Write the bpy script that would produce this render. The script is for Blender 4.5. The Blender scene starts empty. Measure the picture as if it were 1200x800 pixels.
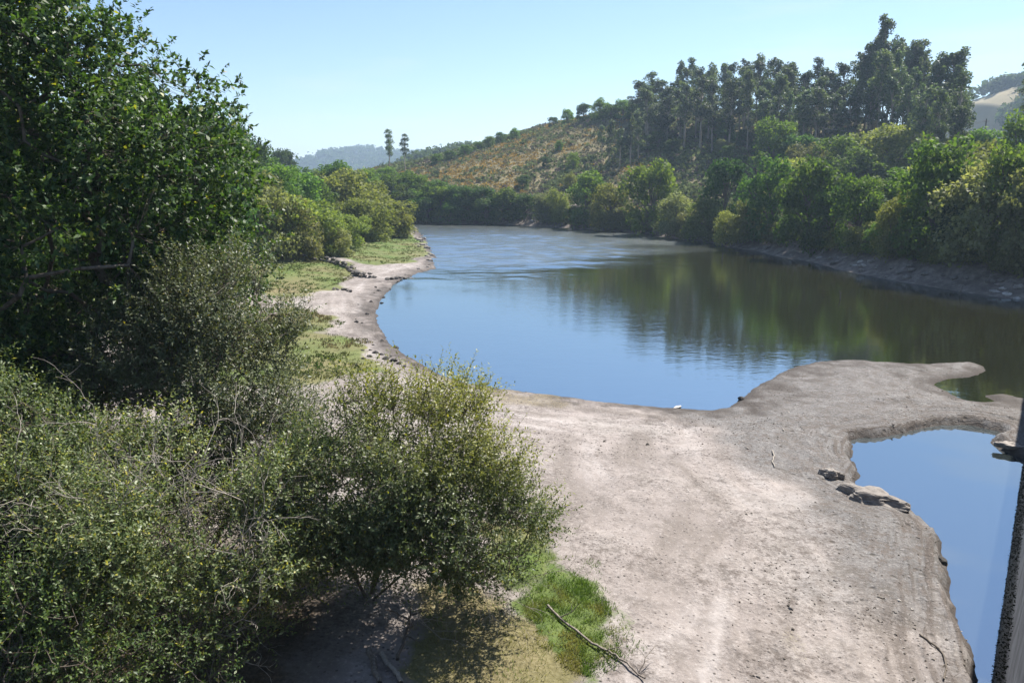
import bpy, math, random
import numpy as np
from mathutils import Vector, Matrix

# ------------------------------------------------------------------ camera, sky, sun, exposure
S = bpy.context.scene
COL = S.collection
CAM_H = 12.0
PITCH = math.radians(11.8)
F = 900.0                                   # focal length in photo pixels (1200 x 800)
SUN_AZ, SUN_EL = math.radians(43.5), math.radians(52.0)

cam_d = bpy.data.cameras.new('camera'); cam = bpy.data.objects.new('camera', cam_d); COL.objects.link(cam)
cam.location = (0, 0, CAM_H); cam.rotation_euler = (math.pi/2 - PITCH, 0, 0)
cam_d.sensor_width = 36; cam_d.lens = 36*F/1200; cam_d.clip_start = 0.1; cam_d.clip_end = 20000
S.camera = cam

world = bpy.data.worlds.new('World'); S.world = world; world.use_nodes = True
wn, wl = world.node_tree.nodes, world.node_tree.links
sky = wn.new('ShaderNodeTexSky'); sky.sky_type = 'NISHITA'; sky.sun_disc = False
sky.sun_elevation = SUN_EL; sky.sun_rotation = SUN_AZ; sky.altitude = 200
sky.air_density = 1.0; sky.dust_density = 0.3; sky.ozone_density = 4.0
tcw = wn.new('ShaderNodeTexCoord'); mpw = wn.new('ShaderNodeMapping'); mpw.inputs['Scale'].default_value = (1.6, 1.6, 13.0); wl.new(tcw.outputs['Generated'], mpw.inputs[0])
cir = wn.new('ShaderNodeTexNoise'); cir.inputs['Scale'].default_value = 1.7; cir.inputs['Detail'].default_value = 7.0; wl.new(mpw.outputs[0], cir.inputs['Vector'])
crm = wn.new('ShaderNodeMapRange'); wl.new(cir.outputs[0], crm.inputs[0]); crm.inputs[1].default_value = 0.52; crm.inputs[2].default_value = 0.78; crm.inputs[4].default_value = 0.55
cmx = wn.new('ShaderNodeMix'); cmx.data_type = 'RGBA'; wl.new(crm.outputs[0], cmx.inputs[0]); wl.new(sky.outputs[0], cmx.inputs[6]); cmx.inputs[7].default_value = (5.6, 6.0, 6.3, 1)   # thin high cirrus
wl.new(cmx.outputs[2], wn['Background'].inputs[0]); wn['Background'].inputs[1].default_value = 0.072

sun_d = bpy.data.lights.new('sun', 'SUN'); sun = bpy.data.objects.new('sun', sun_d); COL.objects.link(sun)
sun_d.energy = 5.0; sun_d.angle = math.radians(0.53); sun_d.color = (1.0, 0.95, 0.87)
SUN_DIR = Vector((math.sin(SUN_AZ)*math.cos(SUN_EL), math.cos(SUN_AZ)*math.cos(SUN_EL), math.sin(SUN_EL)))
sun.rotation_euler = SUN_DIR.to_track_quat('Z', 'Y').to_euler(); sun.location = (60, 60, 120)

S.view_settings.view_transform = 'Standard'; S.view_settings.look = 'None'
S.view_settings.exposure = 1.2; S.view_settings.gamma = 1.0
S.render.engine = 'CYCLES'
S.cycles.use_denoising = True
S.cycles.max_bounces = 8; S.cycles.diffuse_bounces = 5; S.cycles.glossy_bounces = 3
S.cycles.transmission_bounces = 5; S.cycles.volume_bounces = 0; S.cycles.transparent_max_bounces = 4
S.cycles.caustics_reflective = False; S.cycles.caustics_refractive = False
S.cycles.sample_clamp_indirect = 6.0

# ------------------------------------------------------------------ helpers: photo pixel -> world, noise, polygons
cP, sP = math.cos(PITCH), math.sin(PITCH)
def ray(x, y):
    a, b = x-600.0, 400.0-y
    return np.array([a, F*cP + b*sP, b*cP - F*sP])
def px(x, y, z=0.0):
    r = ray(x, y); t = (z-CAM_H)/r[2]
    return np.array([r[0]*t, r[1]*t])
def at(x, y, dist):                          # a point on the pixel's ray at a known horizontal distance
    r = ray(x, y); t = dist/math.hypot(r[0], r[1])
    return np.array([r[0]*t, r[1]*t, CAM_H + r[2]*t])

def hash2(i, j, seed):
    n = (i.astype(np.int64)*374761393 + j.astype(np.int64)*668265263 + seed*1442695041) & 0x7fffffff
    n = ((n ^ (n >> 13))*1274126177) & 0x7fffffff
    return ((n ^ (n >> 16)) & 0xffff)/65535.0
def vnoise(x, y, seed=0):
    i, j = np.floor(x), np.floor(y); fx, fy = x-i, y-j
    fx = fx*fx*(3-2*fx); fy = fy*fy*(3-2*fy)
    i = i.astype(np.int64); j = j.astype(np.int64)
    a, b = hash2(i, j, seed), hash2(i+1, j, seed); c, d = hash2(i, j+1, seed), hash2(i+1, j+1, seed)
    return (a*(1-fx)+b*fx)*(1-fy) + (c*(1-fx)+d*fx)*fy - 0.5
def fbm(x, y, seed=0, octv=4, gain=0.5):
    s = 0; a = 1.0
    for k in range(octv):
        s = s + a*vnoise(x*2**k+17.3*k, y*2**k-9.1*k, seed+k); a *= gain
    return s
def sstep(a, b, x):
    t = np.clip((x-a)/(b-a), 0, 1); return t*t*(3-2*t)

def catmull(P, sub=4, closed=False):
    P = np.asarray(P, float); n = len(P); out = []
    rng = range(n) if closed else range(n-1)
    for i in rng:
        if closed: p0, p1, p2, p3 = P[i-1], P[i], P[(i+1) % n], P[(i+2) % n]
        else: p0, p1, p2, p3 = P[max(i-1, 0)], P[i], P[i+1], P[min(i+2, n-1)]
        for k in range(sub):
            t = k/sub
            out.append(0.5*((2*p1)+(-p0+p2)*t+(2*p0-5*p1+4*p2-p3)*t*t+(-p0+3*p1-3*p2+p3)*t**3))
    if not closed: out.append(P[-1])
    return np.array(out)
def seg_dist(Q, P, closed=False, want=False):
    A = P if closed else P[:-1]; B = np.roll(P, -1, 0) if closed else P[1:]
    D = B-A; L2 = (D*D).sum(1)+1e-9
    dist = np.empty(len(Q)); idx = np.empty(len(Q), int); par = np.empty(len(Q))
    for s in range(0, len(Q), 20000):
        q = Q[s:s+20000]
        ax = q[:, 0:1]-A[None, :, 0]; ay = q[:, 1:2]-A[None, :, 1]
        t = np.clip((ax*D[:, 0]+ay*D[:, 1])/L2, 0, 1)
        d2 = (ax-t*D[:, 0])**2+(ay-t*D[:, 1])**2
        k = d2.argmin(1); r = np.arange(len(q))
        dist[s:s+20000] = np.sqrt(d2[r, k]); idx[s:s+20000] = k; par[s:s+20000] = t[r, k]
    return (dist, idx, par) if want else dist
def inside(Q, P):
    res = np.zeros(len(Q), bool); A = P; B = np.roll(P, -1, 0)
    for (x0, y0), (x1, y1) in zip(A, B):
        if y0 == y1: continue
        c = ((Q[:, 1] < y0) != (Q[:, 1] < y1)) & (Q[:, 0] < (x1-x0)*(Q[:, 1]-y0)/(y1-y0)+x0)
        res ^= c
    return res
def sd(Q, P):
    d = seg_dist(Q, P, True); return np.where(inside(Q, P), -d, d)

# ------------------------------------------------------------------ shorelines (read off the photo, on the water plane)
near_shore = catmull([px(*p) for p in [(487,265.5),(494,276),(503,290),(511,311),(500,318),(471,328),(458,339),(447,351),(442,367),
    (445,384),(455,400),(471,413),(490,425),(512,437),(540,447),(582,455),(640,462),(700,470),(770,476),(815,480.5),(845,478),(868,469),
    (886,454),(905,442),(930,430),(960,423.5),(1000,421.5),(1050,425),(1092,426),(1130,424),(1150,429),(1157,436),(1137,441),(1110,445),
    (1097,451),(1115,462),(1137,470),(1166,471),(1153,464),(1172,461),(1203,467),(1260,474),(1340,480)]], 4)
far_shore = catmull([px(*p) for p in [(1330,372),(1260,362),(1200,352),(1150,345.5),(1100,338),(1050,330),(1000,320),(950,307.5),(900,298.5),
    (860,290),(820,283),(780,277.5),(740,273),(700,270),(650,266.5),(600,264),(545,262.5),(487,262)]] + [np.array([-75.,262.]), np.array([-130.,262.]), np.array([-230.,300.])], 4)
behind_point = [np.array([-230.,270.]), np.array([-130.,232.]), np.array([-70.,230.])]
LAKE = np.vstack([near_shore, far_shore, behind_point])
POND = catmull([px(*p) for p in [(998,521),(1004,516),(1040,510.5),(1058,508),(1082,503),(1110,499),(1140,500),(1163,505),(1169,509),(1160,517),
    (1175,530),(1203,541),(1250,558),(1330,600),(1390,720),(1420,880),(1330,1000),(1190,960),(1165,850),(1148,792),(1134,745),(1119,702),(1111,662),
    (1106,632),(1086,612),(1063,601),(1040,592),(1019,581),(1004,570),(1011,556),(1000,541)]], 3, True)
NS = near_shore
CREST_PX = [(120,205,430),(300,206,430),(440,207,440),(500,193,430),(560,173,400),(620,151,370),(680,135,340),(750,124,310),(830,130,290),
            (900,134,272),(1000,140,250),(1080,160,236),(1130,184,222),(1200,190,205),(1350,190,190),(1700,190,180)]
CREST = np.array([at(x, y, d) for x, y, d in CREST_PX])
DAM_U = np.array([0.575, 0.818]); DAM_N = np.array([0.818, -0.575])

def height(X, Y, fine=True):
    Q = np.stack([X.ravel(), Y.ravel()], 1).astype(float); x, y = Q[:, 0], Q[:, 1]
    r = np.hypot(x, y)
    jit = 0.35*fbm(x/1.6, y/1.6, 5, 3)+0.9*fbm(x/7, y/7, 9, 2)*sstep(60, 140, r)
    inl = inside(Q, LAKE); inp = inside(Q, POND)
    dn = seg_dist(Q, NS); df = seg_dist(Q, far_shore); dp = seg_dist(Q, POND, True)
    far_side = (df < dn) & (y > 0.78*x+20)
    # --- near bank: low, gently shelving silt with strand lines
    d = np.minimum(np.where(inl, -dn, dn), np.where(inp, -dp, dp)) + jit*0.75+0.16*fbm(x/0.45, y/0.45, 6, 2)
    pondish = sstep(3.0, 0.5, dp - 0.6*dn)
    lip = 0.10+0.34*pondish
    dd = np.maximum(d, 0)
    zl = np.where(d > 0, lip*sstep(0, 0.45, dd) + 0.055*np.minimum(dd, 14)+0.022*np.maximum(dd-14, 0)*(dd < 80)+0.022*66*(dd >= 80), np.maximum(d*0.35, -2.0))
    rise = np.minimum(np.minimum(dn-15, -x-17), 200)
    zl = zl + 0.30*np.maximum(rise, 0)*sstep(0, 10, rise)*np.where(rise > 90, 90/np.maximum(rise, 1), 1)
    # low swells and strand terraces
    zl = zl + 0.10*fbm(x/6, y/6, 21, 2)*sstep(0.5, 3, d)
    if fine:
        st = 0.105; zz = zl/st + 0.7*fbm(x/2.5, y/2.5, 31, 2); fr = zz-np.floor(zz)
        ter = (sstep(0.72, 1.0, fr)-fr)*st*1.1
        w = sstep(0.05, 0.2, zl)*sstep(0.95, 0.5, zl)*(0.35+0.65*pondish)
        zl = zl + ter*w
        ow = sstep(0.25, 1.5, d)
        zl = zl + ow*(0.055*fbm(x/0.7, y/0.7, 41, 4, 0.6)+0.09*np.maximum(fbm(x/1.3, y/1.3, 47, 2)-0.12, 0))
    # --- far bank: eroded scarp, then hillside to the crest
    d2 = np.where(inl, -df, df)+jit*1.5
    dc, ic, pc = seg_dist(Q, CREST[:, :2], False, True)
    A = CREST[ic]; B = CREST[ic+1]; zc = A[:, 2]*(1-pc)+B[:, 2]*pc
    beyond = ((B[:, 0]-A[:, 0])*(y-A[:, 1])-(B[:, 1]-A[:, 1])*(x-A[:, 0])) > 0
    dd2 = np.maximum(d2, 0)
    scarp = 3.4*sstep(0, 8, dd2+1.2*fbm(x/3, y/3, 51, 3))*sstep(0.0, 1.2, dd2)
    tt = dd2/(dd2+dc+1e-6)
    zr = np.where(d2 > 0, scarp+(zc-3.4)*(0.72*tt+0.28*tt*tt)+1.6*fbm(x/34, y/34, 61, 3)*sstep(8, 40, dd2), np.maximum(d2*0.5, -3))
    zr = np.where(beyond, zc-0.16*dc+1.6*fbm(x/34, y/34, 61, 3), zr)
    if fine: zr = zr + 0.35*fbm(x/2.2, y/2.2, 71, 3)*sstep(0.3, 3, dd2)+0.25*fbm(x/0.9, y/0.9, 75, 2)*sstep(0.3, 2, dd2)*sstep(22, 8, dd2)
    zr = np.maximum(zr, np.where(beyond, 4.0, -3))
    z = np.where(far_side, zr, zl)
    # beyond everything: rolling low ground
    far = sstep(480, 900, r); z = z*(1-far)+(6+10*fbm(x/500, y/500, 81, 3))*far
    # behind the dam the valley floor drops away
    off = x*DAM_N[0]+y*DAM_N[1]
    z = np.where((off > 1.2) & (y < 0.70*x+60), np.minimum(z, -0.4-0.25*np.minimum(off, 20)), z)
    return z.reshape(X.shape)
def zat(x, y): return float(height(np.array([float(x)]), np.array([float(y)]))[0])
_TS = np.geomspace(8, 900, 700)
def on_ground(points):                       # where each pixel's ray meets the terrain
    R = np.array([ray(*p) for p in points]); R /= np.hypot(R[:, 0], R[:, 1])[:, None]
    X = R[:, 0:1]*_TS; Y = R[:, 1:2]*_TS; Z = CAM_H+R[:, 2:3]*_TS
    Hh = np.maximum(height(X, Y, False), -0.0)
    hit = Z <= Hh; k = np.where(hit.any(1), hit.argmax(1), len(_TS)-1); i = np.arange(len(R))
    xs, ys = X[i, k], Y[i, k]
    return np.stack([xs, ys, height(xs, ys)], 1)

# ------------------------------------------------------------------ material helpers
def mat(name):
    m = bpy.data.materials.new(name); m.use_nodes = True
    nt = m.node_tree; nt.nodes.clear(); return m, nt
class N:
    def __init__(s, nt): s.nt = nt
    def __call__(s, t, **kw):
        n = s.nt.nodes.new(t)
        for k, v in kw.items():
            if k.startswith('i_'):
                key = k[2:]; key = int(key) if key.isdigit() else key.replace('_', ' ')
                sock = n.inputs[key]
                if hasattr(v, 'is_output'): s.nt.links.new(v, sock)
                else: sock.default_value = v
            else: setattr(n, k, v)
        return n
    def link(s, a, b): s.nt.links.new(a, b)
    def ramp(s, fac, stops, interp='LINEAR'):
        n = s.nt.nodes.new('ShaderNodeValToRGB'); s.nt.links.new(fac, n.inputs[0]); cr = n.color_ramp; cr.interpolation = interp
        while len(cr.elements) > 1: cr.elements.remove(cr.elements[-1])
        for i, (p, c) in enumerate(stops):
            e = cr.elements[0] if i == 0 else cr.elements.new(p)
            e.position = p; e.color = (c[0], c[1], c[2], 1) if hasattr(c, '__len__') else (c, c, c, 1)
        return n.outputs[0]
    def mix(s, f, a, b, mode='MIX'):
        n = s.nt.nodes.new('ShaderNodeMix'); n.data_type = 'RGBA'; n.blend_type = mode; n.clamp_factor = True
        for v, i in ((f, 0), (a, 6), (b, 7)):
            if hasattr(v, 'is_output'): s.nt.links.new(v, n.inputs[i])
            elif i == 0: n.inputs[0].default_value = v
            else: n.inputs[i].default_value = (v[0], v[1], v[2], 1)
        return n.outputs[2]
    def math(s, op, a, b=0.0, c=None):
        n = s.nt.nodes.new('ShaderNodeMath'); n.operation = op
        for v, i in ((a, 0), (b, 1), (c, 2)):
            if v is None: continue
            if hasattr(v, 'is_output'): s.nt.links.new(v, n.inputs[i])
            else: n.inputs[i].default_value = v
        return n.outputs[0]

def leaf_mat(name, cols, yellow=(0.42,0.40,0.05), transl=0.35, rough=0.42, spec=0.5):
    m, nt = mat(name); n = N(nt)
    g = n('ShaderNodeNewGeometry'); oi = n('ShaderNodeObjectInfo'); at_ = n('ShaderNodeAttribute', attribute_name='tint')
    rnd = g.outputs['Random Per Island']
    k = len(cols); col = n.ramp(rnd, [(i/(k-1), c) for i, c in enumerate(cols)])
    col = n.mix(at_.outputs['Fac'], col, yellow)
    hs = n('ShaderNodeHueSaturation', i_Color=col)
    n.link(n.math('MULTIPLY_ADD', oi.outputs['Random'], 0.044, 0.478), hs.inputs['Hue'])
    n.link(n.math('MULTIPLY_ADD', n.math('FRACT', n.math('MULTIPLY', oi.outputs['Random'], 17.31)), 0.75, 0.62), hs.inputs['Value'])
    p = n('ShaderNodeBsdfPrincipled', i_Base_Color=hs.outputs[0], i_Roughness=rough); p.inputs['Specular IOR Level'].default_value = spec
    tc = n.mix(0.5, hs.outputs[0], hs.outputs[0], 'MIX')
    tb = n('ShaderNodeBsdfTranslucent', i_Color=n.mix(1.0, tc, (1.35,1.35,0.6), 'MULTIPLY'))
    mx = n('ShaderNodeMixShader', i_0=transl+0.08, i_1=p.outputs[0], i_2=tb.outputs[0])
    o = n('ShaderNodeOutputMaterial', i_Surface=mx.outputs[0]); return m
def bark_mat(name, c1, c2, scale=9.0):
    m, nt = mat(name); n = N(nt)
    tc = n('ShaderNodeTexCoord'); mp = n('ShaderNodeMapping', i_Vector=tc.outputs['Object']); mp.inputs['Scale'].default_value = (scale, scale, scale*0.25)
    t = n('ShaderNodeTexNoise', i_Vector=mp.outputs[0], i_Scale=1.0, i_Detail=6.0, i_Roughness=0.65)
    col = n.ramp(t.outputs[0], [(0.3, c1), (0.7, c2)])
    b = n('ShaderNodeBump', i_Height=t.outputs[0], i_Strength=0.6, i_Distance=0.02)
    p = n('ShaderNodeBsdfPrincipled', i_Base_Color=col, i_Roughness=0.9, i_Normal=b.outputs[0])
    n('ShaderNodeOutputMaterial', i_Surface=p.outputs[0]); return m
def rock_mat(name, c1, c2, c3, scale=2.0):
    m, nt = mat(name); n = N(nt)
    tc = n('ShaderNodeTexCoord'); oi = n('ShaderNodeObjectInfo')
    t = n('ShaderNodeTexNoise', i_Vector=tc.outputs['Object'], i_Scale=scale, i_Detail=9.0, i_Roughness=0.7)
    col = n.ramp(t.outputs[0], [(0.3, c1), (0.5, c2), (0.72, c3)])
    hs = n('ShaderNodeHueSaturation', i_Color=col); n.link(n.math('MULTIPLY_ADD', oi.outputs['Random'], 0.6, 0.7), hs.inputs['Value'])
    b = n('ShaderNodeBump', i_Height=t.outputs[0], i_Strength=0.9, i_Distance=0.06)
    p = n('ShaderNodeBsdfPrincipled', i_Base_Color=hs.outputs[0], i_Roughness=0.88, i_Normal=b.outputs[0])
    n('ShaderNodeOutputMaterial', i_Surface=p.outputs[0]); return m

def ground_mat():
    m, nt = mat('shore_and_hillside_ground'); n = N(nt)
    geo = n('ShaderNodeNewGeometry'); pos = geo.outputs['Position']
    A = n('ShaderNodeAttribute', attribute_name='cover'); sep = n('ShaderNodeSeparateColor', i_Color=A.outputs['Color'])
    grass, dry, hill = sep.outputs[0], sep.outputs[1], sep.outputs[2]
    A2 = n('ShaderNodeAttribute', attribute_name='soil'); sp2 = n('ShaderNodeSeparateColor', i_Color=A2.outputs['Color'])
    grey, wet, litter = sp2.outputs[0], sp2.outputs[1], sp2.outputs[2]
    xyz = n('ShaderNodeSeparateXYZ', i_0=pos)
    big = n('ShaderNodeTexNoise', i_Vector=pos, i_Scale=0.16, i_Detail=6.0, i_Roughness=0.62)
    mid = n('ShaderNodeTexNoise', i_Vector=pos, i_Scale=1.1, i_Detail=8.0, i_Roughness=0.7)
    fin = n('ShaderNodeTexNoise', i_Vector=pos, i_Scale=9.0, i_Detail=6.0, i_Roughness=0.75)
    # silt, drawn out into strand lines by height
    shore = n('ShaderNodeAttribute', attribute_name='shore').outputs['Fac']
    sv = n('ShaderNodeCombineXYZ', i_0=n.math('MULTIPLY', xyz.outputs[0], 0.10), i_1=n.math('MULTIPLY', xyz.outputs[1], 0.10),
           i_2=n.math('MULTIPLY_ADD', mid.outputs[0], 0.7, n.math('MULTIPLY', shore, 0.6)))
    strand = n('ShaderNodeTexNoise', i_Vector=sv.outputs[0], i_Scale=1.0, i_Detail=5.0, i_Roughness=0.6)
    silt = n.ramp(big.outputs[0], [(0.32, (0.201,0.175,0.161)), (0.5, (0.268,0.234,0.216)), (0.68, (0.313,0.284,0.264))])
    silt = n.mix(n.ramp(strand.outputs[0], [(0.36, 0.75), (0.5, 0.0)]), silt, (0.157,0.134,0.118))
    silt = n.mix(n.ramp(strand.outputs[0], [(0.54, 0.0), (0.66, 0.75)]), silt, (0.355,0.322,0.306))
    mud = n.ramp(mid.outputs[0], [(0.3, (0.095,0.089,0.083)), (0.48, (0.144,0.137,0.134)), (0.65, (0.192,0.185,0.180))])
    silt = n.mix(grey, silt, mud)
    silt = n.mix(n.ramp(mid.outputs[0], [(0.30, 0.6), (0.46, 0.0)]), silt, (0.113,0.097,0.082))
    lv = n('ShaderNodeCombineXYZ', i_0=n.math('MULTIPLY', xyz.outputs[0], 0.35), i_1=n.math('MULTIPLY', xyz.outputs[1], 0.35), i_2=n.math('MULTIPLY_ADD', mid.outputs[0], 1.0, n.math('MULTIPLY', shore, 4.5)))
    layer = n('ShaderNodeTexNoise', i_Vector=lv.outputs[0], i_Scale=1.0, i_Detail=3.0)
    rim = n('ShaderNodeMapRange', i_0=shore, i_1=0.8, i_2=3.4, i_3=1.0, i_4=0.0)
    silt = n.mix(n.math('MULTIPLY', rim.outputs[0], n.ramp(layer.outputs[0], [(0.40, 0.85), (0.50, 0.0)])), silt, (0.086,0.070,0.060))
    # dark crumbs
    vor = n('ShaderNodeTexVoronoi', i_Vector=pos, i_Scale=5.5); vor.feature = 'F1'
    crumb = n.math('MULTIPLY', n.ramp(vor.outputs['Distance'], [(0.10, 1.0), (0.24, 0.0)]), n.ramp(mid.outputs[0], [(0.40, 0.0), (0.54, 0.9)]))
    silt = n.mix(crumb, silt, (0.067,0.058,0.052))
    area = n('ShaderNodeTexNoise', i_Vector=pos, i_Scale=0.33, i_Detail=5.0, i_Roughness=0.65)
    rough_a = n.math('MAXIMUM', n.ramp(area.outputs[0], [(0.42, 0.12), (0.58, 1.0)]), grey)
    silt = n.mix(n.math('MULTIPLY', rough_a, n.ramp(fin.outputs[0], [(0.36, 0.85), (0.49, 0.0)])), silt, (0.096,0.081,0.071))
    silt = n.mix(n.ramp(fin.outputs[0], [(0.55, 0.0), (0.68, 0.55)]), silt, (0.426,0.389,0.368))
    grit = n('ShaderNodeTexNoise', i_Vector=pos, i_Scale=2.8, i_Detail=7.0, i_Roughness=0.78)
    silt = n.mix(n.math('MULTIPLY', rough_a, n.ramp(grit.outputs[0], [(0.40, 0.85), (0.50, 0.0)])), silt, (0.118,0.098,0.086))
    hoof = n('ShaderNodeTexVoronoi', i_Vector=pos, i_Scale=2.1); hsep = n('ShaderNodeSeparateColor', i_Color=hoof.outputs['Color'])
    hf = n.math('MULTIPLY', n.ramp(hoof.outputs['Distance'], [(0.10, 1.0), (0.26, 0.0)]), n.ramp(hsep.outputs[0], [(0.45, 0.0), (0.55, 1.0)]))
    hf = n.math('MULTIPLY', hf, n.math('MULTIPLY_ADD', grey, 0.75, n.ramp(big.outputs[0], [(0.45, 0.05), (0.6, 0.5)])))
    silt = n.mix(n.math('MULTIPLY', hf, 0.8), silt, (0.083,0.072,0.063))
    silt = n.mix(wet, silt, (0.051,0.041,0.035))
    # turf
    turf = n.ramp(mid.outputs[0], [(0.3, (0.044,0.075,0.018)), (0.5, (0.085,0.125,0.028)), (0.7, (0.135,0.165,0.050))])
    straw = n.ramp(fin.outputs[0], [(0.3, (0.10,0.078,0.036)), (0.5, (0.175,0.140,0.072)), (0.7, (0.26,0.22,0.135))])
    turf = n.mix(n.math('ADD', dry, n.math('MULTIPLY', n.math('SUBTRACT', big.outputs[0], 0.5), 0.8)), turf, straw)
    gm = n.math('ADD', grass, n.math('MULTIPLY', n.math('SUBTRACT', fin.outputs[0], 0.5), 0.9))
    gm = n.math('MULTIPLY', n.ramp(gm, [(0.30, 0.0), (0.58, 1.0)]), n.ramp(grass, [(0.02, 0.0), (0.15, 1.0)]))
    col = n.mix(gm, silt, turf)
    lit = n.ramp(fin.outputs[0], [(0.3, (0.03,0.022,0.014)), (0.55, (0.085,0.062,0.04)), (0.75, (0.16,0.12,0.08))])
    col = n.mix(n.math('MULTIPLY', litter, n.ramp(mid.outputs[0], [(0.3, 0.6), (0.6, 1.0)])), col, lit)
    # hillside soil, bracken and heather floor
    hc = n.ramp(mid.outputs[0], [(0.3, (0.10,0.088,0.048)), (0.45, (0.145,0.124,0.062)), (0.6, (0.18,0.148,0.072)), (0.75, (0.16,0.165,0.062))])
    col = n.mix(hill, col, hc)
    # eroded far scarp: bare stony earth where the slope is steep and low
    A3 = n('ShaderNodeAttribute', attribute_name='scarp')
    sc = n('ShaderNodeTexNoise', i_Vector=pos, i_Scale=0.7, i_Detail=9.0, i_Roughness=0.72)
    scol = n.ramp(sc.outputs[0], [(0.3, (0.075,0.062,0.055)), (0.5, (0.17,0.142,0.125)), (0.68, (0.32,0.28,0.25))])
    col = n.mix(A3.outputs['Fac'], col, scol)
    hgt = n.math('ADD', n.math('MULTIPLY', fin.outputs[0], 0.06), n.math('MULTIPLY', crumb, 0.05))
    hgt = n.math('ADD', hgt, n.math('MULTIPLY', mid.outputs[0], 0.12))
    hgt = n.math('MULTIPLY', hgt, n.math('MULTIPLY_ADD', rough_a, 0.8, 0.4))
    hgt = n.math('MULTIPLY_ADD', hf, -0.07, hgt)
    hgt = n.math('ADD', hgt, n.math('ADD', n.math('MULTIPLY', strand.outputs[0], 0.10), n.math('MULTIPLY', n.math('MULTIPLY', layer.outputs[0], rim.outputs[0]), 0.22)))
    b = n('ShaderNodeBump', i_Height=hgt, i_Strength=0.8, i_Distance=1.0)
    p = n('ShaderNodeBsdfPrincipled', i_Base_Color=col, i_Normal=b.outputs[0])
    n.link(n.math('MULTIPLY_ADD', wet, -0.10, 0.95), p.inputs['Roughness']); p.inputs['Specular IOR Level'].default_value = 0.25
    n('ShaderNodeOutputMaterial', i_Surface=p.outputs[0]); return m

def water_mat(name, body, ripple, ior):
    m, nt = mat(name); n = N(nt)
    geo = n('ShaderNodeNewGeometry'); pos = geo.outputs['Position']
    mp = n('ShaderNodeMapping', i_Vector=pos); mp.inputs['Rotation'].default_value = (0, 0, 0.5); mp.inputs['Scale'].default_value = (0.8, 1.7, 1)
    a = n('ShaderNodeTexNoise', i_Vector=mp.outputs[0], i_Scale=1.7, i_Detail=3.0, i_Roughness=0.55)
    c = n('ShaderNodeTexNoise', i_Vector=mp.outputs[0], i_Scale=0.35, i_Detail=2.0)
    gust = n('ShaderNodeTexNoise', i_Vector=mp.outputs[0], i_Scale=0.022, i_Detail=3.0)
    wind = n('ShaderNodeAttribute', attribute_name='wind')
    amp = n.math('ADD', n.ramp(gust.outputs[0], [(0.40, 0.5), (0.62, 1.1)]), n.math('MULTIPLY', wind.outputs['Fac'], 2.0))
    h = n.math('ADD', n.math('MULTIPLY', a.outputs[0], n.math('MULTIPLY', amp, 0.020*ripple)), n.math('MULTIPLY', c.outputs[0], 0.016*ripple))
    b = n('ShaderNodeBump', i_Height=h, i_Strength=1.0, i_Distance=1.0)
    p = n('ShaderNodeBsdfPrincipled', i_Specular_Tint=(0.84,0.93,1.0,1), i_Base_Color=(*body, 1), i_Roughness=n.math('MULTIPLY_ADD', wind.outputs['Fac'], 0.21, 0.02), i_IOR=ior, i_Normal=b.outputs[0])
    n('ShaderNodeOutputMaterial', i_Surface=p.outputs[0]); return m
def dam_mat():
    m, nt = mat('weathered_concrete'); n = N(nt)
    geo = n('ShaderNodeNewGeometry'); pos = geo.outputs['Position']; xyz = n('ShaderNodeSeparateXYZ', i_0=pos)
    t = n('ShaderNodeTexNoise', i_Vector=pos, i_Scale=1.5, i_Detail=9.0, i_Roughness=0.7)
    mp = n('ShaderNodeMapping', i_Vector=pos); mp.inputs['Scale'].default_value = (3, 3, 0.25)
    st = n('ShaderNodeTexNoise', i_Vector=mp.outputs[0], i_Scale=1.0, i_Detail=5.0)
    con = n.ramp(t.outputs[0], [(0.3, (0.20,0.19,0.175)), (0.7, (0.42,0.40,0.37))])
    con = n.mix(n.ramp(st.outputs[0], [(0.5, 0.0), (0.7, 0.7)]), con, (0.10,0.095,0.085))
    jz = n.math('FRACT', n.math('MULTIPLY', xyz.outputs[2], 0.8)); con = n.mix(n.ramp(jz, [(0.0, 0.85), (0.05, 0.0)]), con, (0.06,0.055,0.05))
    low = n('ShaderNodeMapRange', i_0=n.math('MULTIPLY_ADD', st.outputs[0], 0.9, xyz.outputs[2]), i_1=2.7, i_2=3.3, i_3=1.0, i_4=0.0)
    con = n.mix(low.outputs[0], con, n.ramp(t.outputs[0], [(0.3, (0.005,0.005,0.004)), (0.7, (0.020,0.019,0.016))]))
    b = n('ShaderNodeBump', i_Height=t.outputs[0], i_Strength=0.6, i_Distance=0.05)
    p = n('ShaderNodeBsdfPrincipled', i_Base_Color=con, i_Roughness=0.9, i_Normal=b.outputs[0])
    n('ShaderNodeOutputMaterial', i_Surface=p.outputs[0]); return m

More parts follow.
